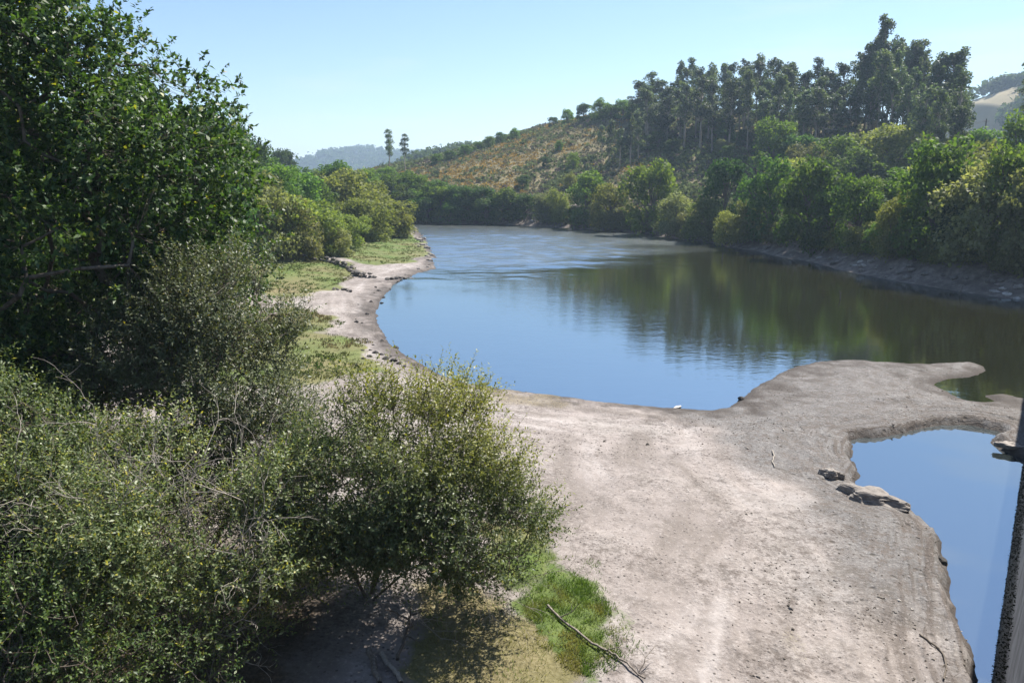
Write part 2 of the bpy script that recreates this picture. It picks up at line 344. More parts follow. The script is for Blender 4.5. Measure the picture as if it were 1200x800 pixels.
M = {
 'ground': ground_mat(),
 'lake': water_mat('lake_water', (0.018,0.018,0.008), 0.5, 7.5),
 'pond': water_mat('pond_water', (0.020,0.025,0.024), 0.05, 5.5),
 'dam': dam_mat(),
 'oak': leaf_mat('oak_leaf', [(0.026,0.060,0.018),(0.050,0.100,0.026),(0.086,0.148,0.036),(0.140,0.205,0.056)], rough=0.48, spec=0.4),
 'willow': leaf_mat('willow_leaf', [(0.056,0.092,0.036),(0.096,0.142,0.052),(0.148,0.194,0.078),(0.25,0.285,0.16)], rough=0.45, spec=0.4, transl=0.36),
 'sallow': leaf_mat('grey_sallow_leaf', [(0.050,0.080,0.038),(0.085,0.118,0.056),(0.125,0.158,0.078),(0.20,0.225,0.14)], rough=0.5, spec=0.35, transl=0.25),
 'far_green': leaf_mat('broadleaf_foliage', [(0.055,0.110,0.020),(0.095,0.165,0.028),(0.145,0.215,0.042)], rough=0.65, spec=0.2, transl=0.38),
 'far_dark': leaf_mat('dark_foliage', [(0.032,0.072,0.020),(0.056,0.108,0.026),(0.085,0.142,0.036)], rough=0.65, spec=0.2, transl=0.38),
 'far_willow': leaf_mat('willow_foliage', [(0.115,0.148,0.038),(0.175,0.208,0.056),(0.240,0.262,0.085)], rough=0.65, spec=0.2, transl=0.38),
 'far_grey': leaf_mat('grey_willow_foliage', [(0.115,0.135,0.060),(0.175,0.196,0.088),(0.240,0.255,0.130)], rough=0.65, spec=0.2, transl=0.38),
 'euc': leaf_mat('eucalyptus_foliage', [(0.048,0.078,0.046),(0.076,0.110,0.062),(0.110,0.145,0.080)], rough=0.55, spec=0.25, transl=0.36),
 'distant': leaf_mat('distant_wood_foliage', [(0.028,0.050,0.024),(0.045,0.075,0.030)], rough=0.8, spec=0.1),
 'bark': bark_mat('grey_brown_bark', (0.05,0.038,0.028), (0.17,0.14,0.11)),
 'twig': bark_mat('bare_grey_twig', (0.20,0.17,0.14), (0.40,0.36,0.31), 20),
 'euc_bark': bark_mat('eucalyptus_bark', (0.16,0.12,0.09), (0.38,0.33,0.27), 1.5),
 'drift': bark_mat('driftwood', (0.08,0.06,0.045), (0.30,0.26,0.22), 14),
 'rock': rock_mat('shore_rock', (0.10,0.085,0.075), (0.20,0.175,0.155), (0.33,0.30,0.27)),
 'dark_rock': rock_mat('dark_wet_rock', (0.012,0.011,0.010), (0.035,0.030,0.026), (0.075,0.065,0.055)),
 'pale_rock': rock_mat('pale_slab', (0.26,0.235,0.215), (0.42,0.385,0.355), (0.55,0.51,0.48)),
 'wall_stone': rock_mat('dry_wall_stone', (0.055,0.048,0.042), (0.12,0.105,0.09), (0.25,0.225,0.20)),
 'earth': rock_mat('eroded_peaty_earth', (0.13,0.11,0.095), (0.25,0.22,0.195), (0.36,0.325,0.295), 5.0),
 'wood': bark_mat('weathered_post', (0.06,0.05,0.04), (0.16,0.14,0.12), 12),
}
def scrub_mat():
    m, nt = mat('hill_scrub'); n = N(nt)
    a = n('ShaderNodeAttribute', attribute_name='col'); g = n('ShaderNodeNewGeometry')
    hs = n('ShaderNodeHueSaturation', i_Color=a.outputs['Color']); n.link(n.math('MULTIPLY_ADD', g.outputs['Random Per Island'], 0.7, 0.65), hs.inputs['Value'])
    d = n('ShaderNodeBsdfDiffuse', i_Color=hs.outputs[0]); t = n('ShaderNodeBsdfTranslucent', i_Color=hs.outputs[0])
    mx = n('ShaderNodeMixShader', i_0=0.3, i_1=d.outputs[0], i_2=t.outputs[0]); n('ShaderNodeOutputMaterial', i_Surface=mx.outputs[0]); return m
M['scrub'] = scrub_mat()

# ------------------------------------------------------------------ object helpers
def mesh_np(name, V, Fc, material=None, attrs=None, smooth=False):
    """V (n,3), Fc (m,k) with constant k"""
    V = np.asarray(V, np.float32); Fc = np.asarray(Fc, np.int32); k = Fc.shape[1]
    me = bpy.data.meshes.new(name); me.vertices.add(len(V)); me.vertices.foreach_set('co', V.ravel())
    me.loops.add(Fc.size); me.loops.foreach_set('vertex_index', Fc.ravel())
    me.polygons.add(len(Fc)); me.polygons.foreach_set('loop_start', np.arange(0, Fc.size, k, dtype=np.int32))
    for an, (dom, typ, data) in (attrs or {}).items():
        a = me.attributes.new(an, typ, dom)
        a.data.foreach_set('color' if 'COLOR' in typ else 'value', np.asarray(data, np.float32).ravel())
    me.update(calc_edges=True)
    if smooth: me.polygons.foreach_set('use_smooth', np.ones(len(Fc), bool))
    if material is not None: me.materials.append(M[material] if isinstance(material, str) else material)
    return me
def link(name, me, parent=None, loc=(0,0,0), rotz=0.0, scale=None):
    o = bpy.data.objects.new(name, me); COL.objects.link(o); o.location = loc; o.rotation_euler = (0, 0, rotz)
    if scale is not None: o.scale = scale if hasattr(scale, '__len__') else (scale,)*3
    if parent is not None: o.parent = parent
    return o
def tag(o, label, cat, group=None):
    o['label'] = label; o['category'] = cat
    if group: o['group'] = group
    return o
def thing(name, label, cat, loc=(0,0,0), rotz=0.0, group=None, scale=None):
    return tag(link(name, None, None, loc, rotz, scale), label, cat, group)

def tubes(paths, sides=5, cap=True):
    """paths: list of (points (n,3), radii (n,)) -> V, F quads"""
    Vs, Fs, base = [], [], 0
    ang = np.arange(sides)*2*math.pi/sides; ca, sa = np.cos(ang), np.sin(ang)
    for P, R in paths:
        P = np.asarray(P, float); R = np.asarray(R, float); n = len(P)
        T = np.gradient(P, axis=0); T /= np.linalg.norm(T, axis=1)[:, None]+1e-9
        ref = np.array([0.0, 0, 1]) if abs(T[:, 2]).mean() < 0.8 else np.array([1.0, 0, 0])
        U = np.cross(T, ref); U /= np.linalg.norm(U, axis=1)[:, None]+1e-9; W = np.cross(T, U)
        ring = P[:, None]+R[:, None, None]*(U[:, None]*ca[None, :, None]+W[:, None]*sa[None, :, None])
        Vs.append(ring.reshape(-1, 3))
        i = np.arange(n-1)[:, None]*sides; j = np.arange(sides)[None]; j2 = (j+1) % sides
        Fs.append((base+np.stack([i+j, i+j2, i+sides+j2, i+sides+j], -1)).reshape(-1, 4)); base += n*sides
    return np.vstack(Vs), np.vstack(Fs)

def unit(v): return v/(np.linalg.norm(v, axis=-1, keepdims=True)+1e-9)
def leaf_quads(P, D, Nrm, L, W, rng):
    """rhombic leaves from base P along D, normal Nrm"""
    D = unit(D); B = unit(np.cross(D, Nrm)); Nn = np.cross(B, D)
    L = L[:, None]; W = W[:, None]
    v0 = P; v1 = P+D*L*0.45+B*W*0.5+Nn*W*0.12; v2 = P+D*L-Nn*L*0.10; v3 = P+D*L*0.45-B*W*0.5+Nn*W*0.12
    V = np.stack([v0, v1, v2, v3], 1).reshape(-1, 3)
    return V, np.arange(len(V)).reshape(-1, 4)

# ------------------------------------------------------------------ foreground trees with real leaves
def lobes_sample(lobes, n, rng, shell=(0.5, 1.05), zmin=0.3):
    C = np.array([l[:3] for l in lobes], float); R = np.array([l[3:6] for l in lobes], float)
    area = (R[:, 0]*R[:, 2]); w = area/area.sum(); out = []; nrm = []
    while sum(len(o) for o in out) < n:
        k = rng.choice(len(C), size=n, p=w)
        u = unit(rng.normal(size=(n, 3))); rr = shell[0]+(shell[1]-shell[0])*rng.random(n)**0.55
        bump = 1+0.13*np.sin(u[:, 0]*7+k*1.7)*np.sin(u[:, 1]*8+k)*1+0.10*np.sin(u[:, 2]*13+3*k+u[:, 0]*5)
        p = C[k]+u*R[k]*(rr*bump)[:, None]
        q = np.full(n, 9.0)
        for c, r in zip(C, R): q = np.minimum(q, np.linalg.norm((p-c)/r, axis=1))
        ok = (q > shell[0]*0.9) & (p[:, 2] > zmin)
        out.append(p[ok]); nrm.append(unit(u[ok]/R[k[ok]]))
    return np.vstack(out)[:n], np.vstack(nrm)[:n]

def clumps(lobes, n, r, rng, zmin):
    c, u = lobes_sample(lobes, n, rng, (0.62, 0.98), zmin); k = r*rng.uniform(0.5, 1.3, n)
    return [(*a, q, q, q*0.85) for a, q in zip(c, k)]

def leafy(name, label, cat, base, lobes, seed, leafmat, nshoot, per, leaf, mode, stems, zmin=0.3, tintf=None, twigs=0, group=None, stem_r=0.02, thin=None, up=0.6, clump=(60, 0.75)):
    rng = np.random.default_rng(seed); bx, by, bz = base
    root = thing(name, label, cat, base, 0, group)
    # --- limbs: nodes joined to the nearest earlier node
    stems = [np.array(s, float) for s in stems]
    nodes = []; parent = []
    for s in stems:
        prev = -1
        for p in s: nodes.append(p); parent.append(prev); prev = len(nodes)-1
    limb_pts, _ = lobes_sample(lobes, 420, rng, (0.15, 0.95), zmin)
    b0 = stems[0][0]; order = np.argsort(np.linalg.norm(limb_pts-b0, axis=1))
    for p in limb_pts[order]:
        A = np.array(nodes); dd = np.linalg.norm(A-p, axis=1)+0.35*np.maximum(0, A[:, 2]-p[2]+0.2); k = int(dd.argmin())
        a = A[k]; d = np.linalg.norm(p-a); m = (a+p)/2+rng.normal(size=3)*0.08*d+np.array([0, 0, -0.06*d])
        nodes.append(m); parent.append(k); nodes.append(p); parent.append(len(nodes)-2)
    nodes = np.array(nodes)
    # --- shoots
    cl = clumps(lobes, *clump, rng, zmin)
    sp, sn0 = lobes_sample(cl, int(nshoot*0.9), rng, (0.35, 1.08), zmin)
    sp2, sn2 = lobes_sample(lobes, nshoot-int(nshoot*0.9), rng, (0.5, 0.98), zmin)
    sp = np.vstack([sp, sp2]); cen = np.array([l[:3] for l in lobes]).mean(0); sn = np.vstack([unit(sn0+0.6*unit(sp[:len(sn0)]-cen)), sn2])
    if thin is not None:
        keep = rng.random(len(sp)) < thin(sp); sp, sn = sp[keep], sn[keep]
    nshoot = len(sp)
    sl = rng.uniform(0.35, 0.85, nshoot)
    sd_ = unit(sn*rng.uniform(0.4, 1.0, (nshoot, 1))+np.array([0, 0, up])*rng.uniform(0.3, 1.3, (nshoot, 1))+rng.normal(size=(nshoot, 3))*0.33)
    tip = sp+sd_*sl[:, None]
    # nearest limb node
    near = np.empty(nshoot, int)
    for s in range(0, nshoot, 2000):
        near[s:s+2000] = (((sp[s:s+2000, None]-nodes[None])**2).sum(2)).argmin(1)
    cnt = np.zeros(len(nodes)); np.add.at(cnt, near, 1.0)
    for i in range(len(nodes)-1, -1, -1):
        if parent[i] >= 0: cnt[parent[i]] += cnt[i]
    rad = stem_r*np.sqrt(np.maximum(cnt, 1)/nshoot)**1.0*1.0+0.006
    paths = []
    for i, p in enumerate(parent):
        if p >= 0: paths.append((np.array([nodes[p], nodes[i]]), np.array([min(rad[p], rad[i]*1.25), rad[i]])))
    V1, F1 = tubes(paths, 6)
    link('trunk', mesh_np('trunk', V1, F1, 'bark', smooth=True), root)
    # twigs (every shoot)
    ref = unit(rng.normal(size=(nshoot, 3))); T = unit(tip-nodes[near]); U = unit(np.cross(T, ref)); W = np.cross(T, U)
    h = np.arange(0, nshoot, 2 if mode == 'willow' else 3); m2 = len(h); nb = nodes[near[h]]; mid = (nb+sp[h])/2; mid[:, 2] -= 0.10*np.linalg.norm(sp[h]-nb, axis=1)
    Pts = np.stack([nb, mid, sp[h], tip[h]], 1); rr = np.array([0.009, 0.007, 0.005, 0.003])
    ring = [U[h], -0.5*U[h]+0.87*W[h], -0.5*U[h]-0.87*W[h]]
    Vt = np.stack([Pts+rr[None, :, None]*r[:, None] for r in ring], 2).reshape(-1, 3)          # shoot, 4, 3
    b = (np.arange(m2)*12)[:, None, None]; i = np.arange(3)[None, :, None]*3; j = np.arange(3)[None, None]; j2 = (j+1) % 3
    Ft = np.stack([b+i+j, b+i+j2, b+i+3+j2, b+i+3+j], -1).reshape(-1, 4)
    link('twigs', mesh_np('twigs', Vt, Ft, 'bark'), root)
    # leaves
    k = np.repeat(np.arange(nshoot), per); n = len(k); L0, W0 = leaf
    if mode == 'willow':
        f = np.tile((np.arange(per)+0.5)/per, nshoot)
        P = sp[k]-sd_[k]*0.25+sd_[k]*(f*(sl[k]+0.28))[:, None]
        phi = np.tile(np.arange(per)*2.4, nshoot)+k*1.3
        side = unit(U[k]*np.cos(phi)[:, None]+W[k]*np.sin(phi)[:, None])
        D = unit(sd_[k]*rng.uniform(0.45, 1.1, (n, 1))+side+rng.normal(size=(n, 3))*0.25)
        Nrm = unit(sd_[k]*0.9-side*0.4+np.array([0, 0, 0.5])+rng.normal(size=(n, 3))*0.45)
    else:                                     # oak: rosettes at the tips
        f = rng.random(n)**0.55
        P = sp[k]+sd_[k]*(f*sl[k])[:, None]
        side = unit(rng.normal(size=(n, 3)))
        D = unit(sd_[k]*0.6+side); Nrm = unit(sn[k]*0.5+np.array([0, 0, 0.8])+rng.normal(size=(n, 3))*0.55)
    L = L0*rng.uniform(0.5, 1.4, n); Wd = W0*rng.uniform(0.7, 1.25, n)
    Vl, Fl = leaf_quads(P, D, Nrm, L, Wd, rng)
    tint = np.where(rng.random(n) < 0.012, 0.9, 0.0)
    if tintf is not None: tint = np.maximum(tint, tintf(P, rng)[0:n])
    link('crown', mesh_np('crown', Vl, Fl, leafmat, {'tint': ('FACE', 'FLOAT', tint)}), root)
    return root, rng

def bare_branch(rng, start, direction, length, depth=3, r=0.012):
    paths = []
    def grow(p, d, ln, r, lv):
        pts = [p]; n = 5
        for i in range(n):
            d = unit(d+rng.normal(size=3)*0.22+np.array([0, 0, 0.03])); pts.append(pts[-1]+d*ln/n)
            if lv > 0 and i >= 1 and rng.random() < 0.75:
                grow(pts[-1], unit(d+rng.normal(size=3)*0.6), ln*rng.uniform(0.35, 0.6), r*0.6, lv-1)
        paths.append((np.array(pts), np.linspace(r, r*0.35, n+1)))
    grow(np.array(start, float), np.array(direction, float), length, r, depth); return paths

# ------------------------------------------------------------------ ground sheet
def build_ground():
    th = np.concatenate([np.linspace(-180, -41, 110, endpoint=False), np.linspace(-41, 41, 440), np.linspace(41, 180, 110)[1:-1]])
    th = np.radians(th); nt_ = len(th)
    rr = np.concatenate([[0.4, 3, 6, 9], np.geomspace(11, 110, 310)[:-1], np.geomspace(110, 560, 130)[:-1], np.geomspace(560, 3900, 36)])
    R, T = np.meshgrid(rr, th, indexing='ij'); X = R*np.sin(T); Y = R*np.cos(T)
    Z = height(X, Y)
    n, m = X.shape
    i = np.arange(n-1)[:, None]*m; j = np.arange(m)[None]; j2 = (j+1) % m
    Fq = np.stack([i+j, i+j2, i+m+j2, i+m+j], -1).reshape(-1, 4)[:, ::-1]
    x, y, z = X.ravel(), Y.ravel(), Z.ravel(); Q = np.stack([x, y], 1); r = np.hypot(x, y)
    def patch(pts, w, seed, s=1.5):
        P = np.array([px(*p) for p in pts]); return sstep(-w, w, -sd(Q, P)+w*1.6*fbm(x/s, y/s, seed, 3))
    dn = seg_dist(Q, NS); df = seg_dist(Q, far_shore); dp = seg_dist(Q, POND, True)
    farside = (df < dn) & (y > 0.78*x+20)
    grass = np.zeros(len(x)); dry = np.zeros(len(x))
    g1 = patch([(250,300),(330,285),(420,282),(480,277),(491,284),(498,300),(478,309),(440,315),(400,309),(340,303)], 2.0, 3, 4)
    g2 = patch([(250,305),(340,305),(400,314),(424,322),(414,332),(380,345),(340,360),(250,345)], 1.8, 4, 4)
    g3 = patch([(250,390),(345,368),(385,375),(388,395),(412,404),(441,438),(400,447),(340,462),(250,470)], 1.4, 5, 3)
    g4 = patch([(608,748),(648,706),(688,720),(715,753),(722,800),(690,835),(640,800)], 0.5, 6, 0.8)
    g4b = patch([(500,730),(600,735),(700,790),(690,900),(480,900)], 0.7, 7, 1)*0.75
    g5 = patch([(560,455),(640,465),(700,478),(640,490),(570,480)], 1.5, 8, 2)*0.42
    g6 = patch([(560,640),(630,640),(660,700),(640,735),(590,740)], 0.6, 9, 1)*0.8
    g7 = patch([(900,755),(925,745),(955,800),(930,812)], 0.3, 10, 0.7)*0.30+patch([(830,720),(860,715),(880,745),(850,750)], 0.3, 12, 0.7)*0.22
    for g, dr in ((g1, 0.18), (g2, 0.45), (g3, 0.5), (g4, 0.05), (g4b, 0.95), (g5, 0.8), (g6, 0.45), (g7, 0.8)):
        dry = np.where(g > grass, dr, dry); grass = np.maximum(grass, g)
    dry = np.clip(dry+0.9*fbm(x/4, y/4, 14, 4)*(1-0.8*np.maximum(g4, g4b)), 0, 1); grass = grass*(1-0.35*g4)
    up = (~farside)*sstep(0, 12, np.minimum(dn-15, -x-17)); grass = np.maximum(grass, up*0.9)
    grey = patch([(800,487),(880,438),(1000,412),(1170,425),(1260,470),(1260,590),(1100,600),(1150,700),(1185,850),(1085,850),(1040,740),(985,660),(930,610),(885,560),(850,515)], 1.6, 15, 2.5)*(~farside)
    wet = sstep(0.26, 0.05, z+0.16*fbm(x/0.8, y/0.8, 16, 3))
    edge = sstep(3.0, 0.8, dn)*sstep(-5, -9, x)*(y > 45)*(~farside)
    wet = np.maximum(wet, 0.75*edge*sstep(-0.1, 0.25, fbm(x/1.2, y/2.2, 18, 3)+0.12))
    litter = sstep(-3.2, -5.5, x+0.8*fbm(x/2, y/2, 17, 2))*sstep(27, 19, y)*(~farside)
    hill = farside*sstep(7, 13, df)*sstep(0, 1, (z > 0)*1.0)
    hill = np.maximum(hill, sstep(480, 700, r))
    scarp = farside*sstep(13, 8, df+2*fbm(x/4, y/4, 19, 2))
    cov = np.stack([grass, dry, hill, np.ones_like(x)], 1); soil = np.stack([grey, wet, litter, np.ones_like(x)], 1)
    me = mesh_np('ground', np.stack([x, y, z], 1), Fq, 'ground', {'cover': ('POINT', 'FLOAT_COLOR', cov), 'soil': ('POINT', 'FLOAT_COLOR', soil),
                 'scarp': ('POINT', 'FLOAT', scarp), 'shore': ('POINT', 'FLOAT', np.minimum(dp, dn*1.3+2)+1.2*fbm(x/9, y/9, 23, 2))}, smooth=True)
    o = link('ground', me); o['kind'] = 'structure'; o['label'] = 'dry silt shore, turf and wooded hillsides round the reservoir'
build_ground()

def sheet(name, P, z, material, label):
    me = bpy.data.meshes.new(name); me.from_pydata([(p[0], p[1], z) for p in P], [], [tuple(range(len(P)))]); me.materials.append(M[material])
    o = link(name, me); o['kind'] = 'structure'; o['label'] = label
def build_lake():                            # wind-ruffled towards the lake head, calm under the near hillside
    th = np.radians(np.concatenate([np.linspace(-48, -12, 40, endpoint=False), np.linspace(-12, 26, 130, endpoint=False), np.linspace(26, 35.05, 16)]))
    rr = np.concatenate([np.linspace(34, 92, 30, endpoint=False), np.arange(92, 285, 0.62), np.linspace(286, 420, 12)])
    Rg, T = np.meshgrid(rr, th, indexing='ij'); x, y = (Rg*np.sin(T)).ravel(), (Rg*np.cos(T)).ravel()
    gust = fbm(x/40, y/13, 201, 4, 0.6)
    w = sstep(86, 128, y-0.75*x+28*gust)
    z = w*((0.27*fbm(x/3.0+0.3*y/3.0, y/2.2, 203, 2)+0.16*vnoise(x/1.5, y/1.3, 207))*(0.85+0.5*gust))
    n, m = Rg.shape; i = np.arange(n-1)[:, None]*m; j = np.arange(m-1)[None]
    Fq = np.stack([i+j, i+j+1, i+m+j+1, i+m+j], -1).reshape(-1, 4)[:, ::-1]
    o = link('lake', mesh_np('lake', np.stack([x, y, z], 1), Fq, 'lake', {'wind': ('POINT', 'FLOAT', w)}, smooth=True)); o['kind'] = 'structure'; o['label'] = 'blue rippled water of the drawn-down reservoir'
build_lake()
sheet('pond', [(5,8),(9,17),(11.5,22),(13,25),(12.6,28),(12.4,31),(13.4,35.2),(21,39.2),(26.5,38.2),(34,38),(38,34),(38,8)], 0.03, 'pond', 'still blue pool cut off between mudbank and dam')

# ------------------------------------------------------------------ dam whose battered face runs away below the viewpoint
def build_dam():
    root = thing('concrete_dam', 'battered concrete dam face with dark waterline stain beside the still pool', 'dam')
    L = np.linspace(-25, 85, 111); zs = np.array([-3, 0, 0.4, 0.9, 1.4, 1.9, 2.4, 3, 4, 5, 6, 7, 8, 9, 10.0])
    V = []
    for z in zs:
        off = 0.08*z
        rough = 0.035*vnoise(L*3.1, np.full_like(L, z*2.3), 3)+0.02*vnoise(L*9.0, np.full_like(L, z*5.0), 4)
        q = L[:, None]*DAM_U+(off+rough)[:, None]*DAM_N if z < 9.9 else L[:, None]*DAM_U+off*DAM_N
        V.append(np.column_stack([q, np.full(len(L), z)]))
    for z, off in ((10.0, 3.2), (-3.0, 6.0)):
        V.append(np.column_stack([L[:, None]*DAM_U+off*DAM_N, np.full(len(L), z)]))
    V = np.array(V); n, m = V.shape[:2]
    i = np.arange(n-1)[:, None]*m; j = np.arange(m-1)[None]
    Fq = np.stack([i+j, i+j+1, i+m+j+1, i+m+j], -1).reshape(-1, 4)
    link('wall', mesh_np('wall', V.reshape(-1, 3), Fq, 'dam'), root)
    def bar(name, o0, o1, z0, z1, l0=-25, l1=85):
        c = [(l0, o0), (l1, o0), (l1, o1), (l0, o1)]
        v = [tuple(l*DAM_U+o*DAM_N)+(z,) for z in (z0, z1) for l, o in c]
        f = [(0,3,2,1),(4,5,6,7),(0,1,5,4),(1,2,6,5),(2,3,7,6),(3,0,4,7)]
        me = bpy.data.meshes.new(name); me.from_pydata(v, [], f); me.materials.append(M['dam']); link(name, me, root)
    rng = np.random.default_rng(8); n = 9000; l = rng.uniform(8, 60, n); z = rng.random(n)**0.8*3.0
    P3 = np.column_stack([l[:, None]*DAM_U+(0.08*z)[:, None]*DAM_N, z]); D = unit(np.column_stack([-DAM_N[0]+rng.normal(size=n)*0.7, -DAM_N[1]+rng.normal(size=n)*0.7, rng.normal(size=n)*0.8-0.3]))
    V, Fq = leaf_quads(P3, D, unit(rng.normal(size=(n, 3))), rng.uniform(0.02, 0.08, n), rng.uniform(0.01, 0.04, n), rng)
    M['moss'] = leaf_mat('dark_moss', [(0.006,0.008,0.004),(0.016,0.018,0.009)], rough=0.9, spec=0.1)
    o = link('moss', mesh_np('moss', V, Fq, 'moss'), root); o['kind'] = 'stuff'
    bar('coping', 0.72, 1.10, 10.003, 10.25)
    bar('parapet', 2.85, 3.15, 10.003, 10.9)
build_dam()

# ------------------------------------------------------------------ foreground trees
def base_at(x, y): return (x, y, zat(x, y)-0.05)
# great oak
b = base_at(-16.9, 24.0)
oak_lobes = [(0,0,9.0,6.2,5.6,5.4),(3.6,-0.8,8.2,4.0,4.0,4.2),(1.2,0.2,13.0,4.3,4.0,4.3),(-3.5,0.5,11.5,4.5,4.2,5.2),(4.7,1.0,10.6,3.2,3.2,3.2),(0.0,-2.8,6.8,3.4,2.6,3.6),
             (4.2,0.6,6.0,2.8,2.6,2.4),(-3.0,-3.0,7.0,3.5,3.0,3.5),(2.8,0.0,12.2,3.0,3.0,2.9),(5.6,1.5,7.6,2.6,2.6,2.6),(0.2,-0.5,15.6,3.2,3.2,2.8),(-2.5,0,15.5,3.4,3.2,3.0),(2.6,0,14.2,2.4,2.4,2.4)]
leafy('oak_tree', 'huge dark green oak towering over the willows on the bank', 'tree', b, oak_lobes, 11, 'oak', 15500, 13, (0.175,0.108), 'oak',
      [[(0,0,0),(0.1,0.1,2.5),(0.0,0.0,5),(0.3,0,8),(0.4,0,11)]], 1.0, stem_r=0.42, up=0.35, clump=(190, 1.35),
      thin=lambda p: np.where(p[:, 0] < -3.5, 0.35, 1.0))
# grey sallow behind
b = base_at(-9.4, 21.6)
leafy('grey_sallow', 'tall grey-green sallow with glinting leaves standing under the oak', 'tree', b,
      [(0,0,5.0,2.7,2.3,3.0),(1.5,0.1,6.6,1.9,1.8,2.3),(-1.5,-0.3,4.4,2.3,2.1,2.6),(1.5,-0.2,3.9,2.0,1.9,2.4),(0.2,0.1,7.2,1.7,1.6,1.7),(-2.4,-0.6,3.2,1.8,1.8,2.0)], 12, 'sallow', 6000, 17, (0.100,0.044), 'willow',
      [[(0,0,0),(0.2,0,1.6),(0.3,0.1,3.4)],[(-0.2,0,0),(-0.8,-0.2,1.8),(-1.2,-0.3,3.0)],[(0.2,0.1,0),(1.0,0,1.5),(1.5,-0.1,3.4)]], 0.5, stem_r=0.12)
# willow with yellowing top
def yel(P, rng):
    t = sstep(4.0, 6.2, P[:, 2]+0.45*P[:, 0])*0.75*rng.random(len(P))**0.7; return t
b = base_at(-2.95, 18.7)
wr, wrng = leafy('willow_shrub', 'bushy willow with a yellowing crown spreading over the silt bank', 'shrub', b,
      [(-0.2,0,3.4,3.0,2.6,2.3),(1.2,-0.3,2.6,2.6,2.2,1.9),(-1.4,0.2,2.6,2.4,2.2,1.9),(0.9,0.3,4.3,1.7,1.6,1.6),(-0.7,0.2,4.4,1.8,1.6,1.2),(2.3,-0.6,1.9,1.6,1.5,1.2)], 13, 'willow', 7600, 17, (0.098,0.044), 'willow',
      [[(-0.8,0,0),(-0.6,0.1,1.2),(-0.3,0.1,2.4)],[(-0.9,-0.2,0),(-1.5,-0.1,1.3),(-2.0,0,2.2)],[(-0.7,-0.2,0),(0.2,-0.4,0.9),(1.2,-0.6,1.5)],[(-0.8,0.2,0),(-0.2,0.4,1.6),(0.6,0.4,3.0)]], 0.75, tintf=yel, stem_r=0.085,
      thin=lambda p: np.where(p[:, 2] > 4.6, 0.45, 1.0)*np.where((p[:, 2] < 1.6) & (p[:, 0] < 1.2), 0.3, 1.0)*np.where((p[:, 0] > 0.4) & (p[:, 2] < 2.4), 0.72, 1.0))
paths = []
for k in range(9): paths += bare_branch(wrng, (1.7+wrng.normal()*0.3, -1.0+wrng.normal()*0.4, 0.75+wrng.random()*0.4), (0.9, -0.1+wrng.normal()*0.25, -0.28+wrng.normal()*0.08), 1.7, 2, 0.011)
for k in range(4): paths += bare_branch(wrng, (0.2+wrng.normal()*0.3, -1.4, 0.7+wrng.random()*0.4), (0.6, -0.2, -0.45), 1.6, 2, 0.012)
V, Fq = tubes(paths, 4); link('bare_twigs', mesh_np('bare_twigs', V, Fq, 'twig'), wr)
# wide willow with bare grey twigs
b = base_at(-8.6, 16.6)
br, brng = leafy('willow_shrub', 'wide olive willow with many bare grey twigs beside the yellow-topped willow', 'shrub', b,
      [(0,0,2.4,3.8,2.6,2.0),(-2.0,-0.4,2.7,2.8,2.4,2.0),(2.0,0.2,2.7,2.4,2.2,2.0),(0.2,0.5,3.7,2.4,1.9,1.3),(-3.4,-0.2,2.0,2.6,2.2,1.8),(0.4,-1.4,1.6,3.0,1.6,1.4)], 14, 'willow', 8000, 16, (0.096,0.042), 'willow',
      [[(0,0,0),(0.3,0,1.2),(0.5,0.1,2.4)],[(-0.3,0,0),(-1.2,-0.1,1.4),(-2.2,-0.2,2.4)],[(0.3,0.1,0),(1.2,0.1,1.3),(2.0,0.1,2.5)]], 0.5, stem_r=0.09,
      tintf=lambda P, rng: np.where(rng.random(len(P)) < 0.05, 0.6, 0.0), thin=lambda p: np.where((p[:, 0] > 0.8) & (p[:, 2] < 1.6), 0.4, 1.0))
paths = []
for k in range(70):
    p0 = (brng.uniform(-2.2, 3.0), brng.uniform(-1.6, 0.6), brng.uniform(1.9, 3.7)); paths += bare_branch(brng, p0, (brng.normal()*0.35+0.15, -0.25+brng.normal()*0.3, 0.75), brng.uniform(1.2, 2.4), 2, 0.014)
for k in range(8):
    p0 = (brng.uniform(1.2, 2.6), -1.8, brng.uniform(0.8, 1.5)); paths += bare_branch(brng, p0, (0.8, -0.3, 0.05+brng.normal()*0.2), brng.uniform(1.0, 1.8), 2, 0.013)
V, Fq = tubes(paths, 4); link('bare_twigs', mesh_np('bare_twigs', V, Fq, 'twig'), br)
# willow at the foot of the oak
b = base_at(-13.2, 17.4)
leafy('willow_shrub', 'upright willow at the foot of the oak, west of the twiggy willow', 'shrub', b,
      [(0,0,4.0,2.4,2.2,2.6),(0.9,-0.4,4.9,1.5,1.5,1.9),(-1.4,0,4.6,2.2,2.0,2.2),(1.0,-0.6,2.6,2.2,2.0,2.0)], 15, 'willow', 4200, 16, (0.098,0.044), 'willow',
      [[(0,0,0),(0.1,0,1.4),(0.2,0,2.8)],[(-0.2,0,0),(-0.8,0,1.6),(-1.2,0,3)]], 0.5, stem_r=0.08, thin=lambda p: np.where(p[:, 0] < -1.8, 0.4, 1.0))
# low dark shrub under the twiggy willow
b = base_at(-9.6, 13.6)
leafy('low_shrub', 'low dark green shrub in the shade below the twiggy willow', 'shrub', b,
      [(0,0,1.5,2.6,1.6,1.5),(-2.0,0.2,1.7,2.0,1.6,1.6),(2.0,0.2,1.0,1.7,1.3,0.9)], 16, 'oak', 1500, 14, (0.085,0.040), 'willow',
      [[(0,0,0),(0,0,0.8)],[(-0.2,0,0),(-1,0,0.9)]], 0.2, stem_r=0.05)

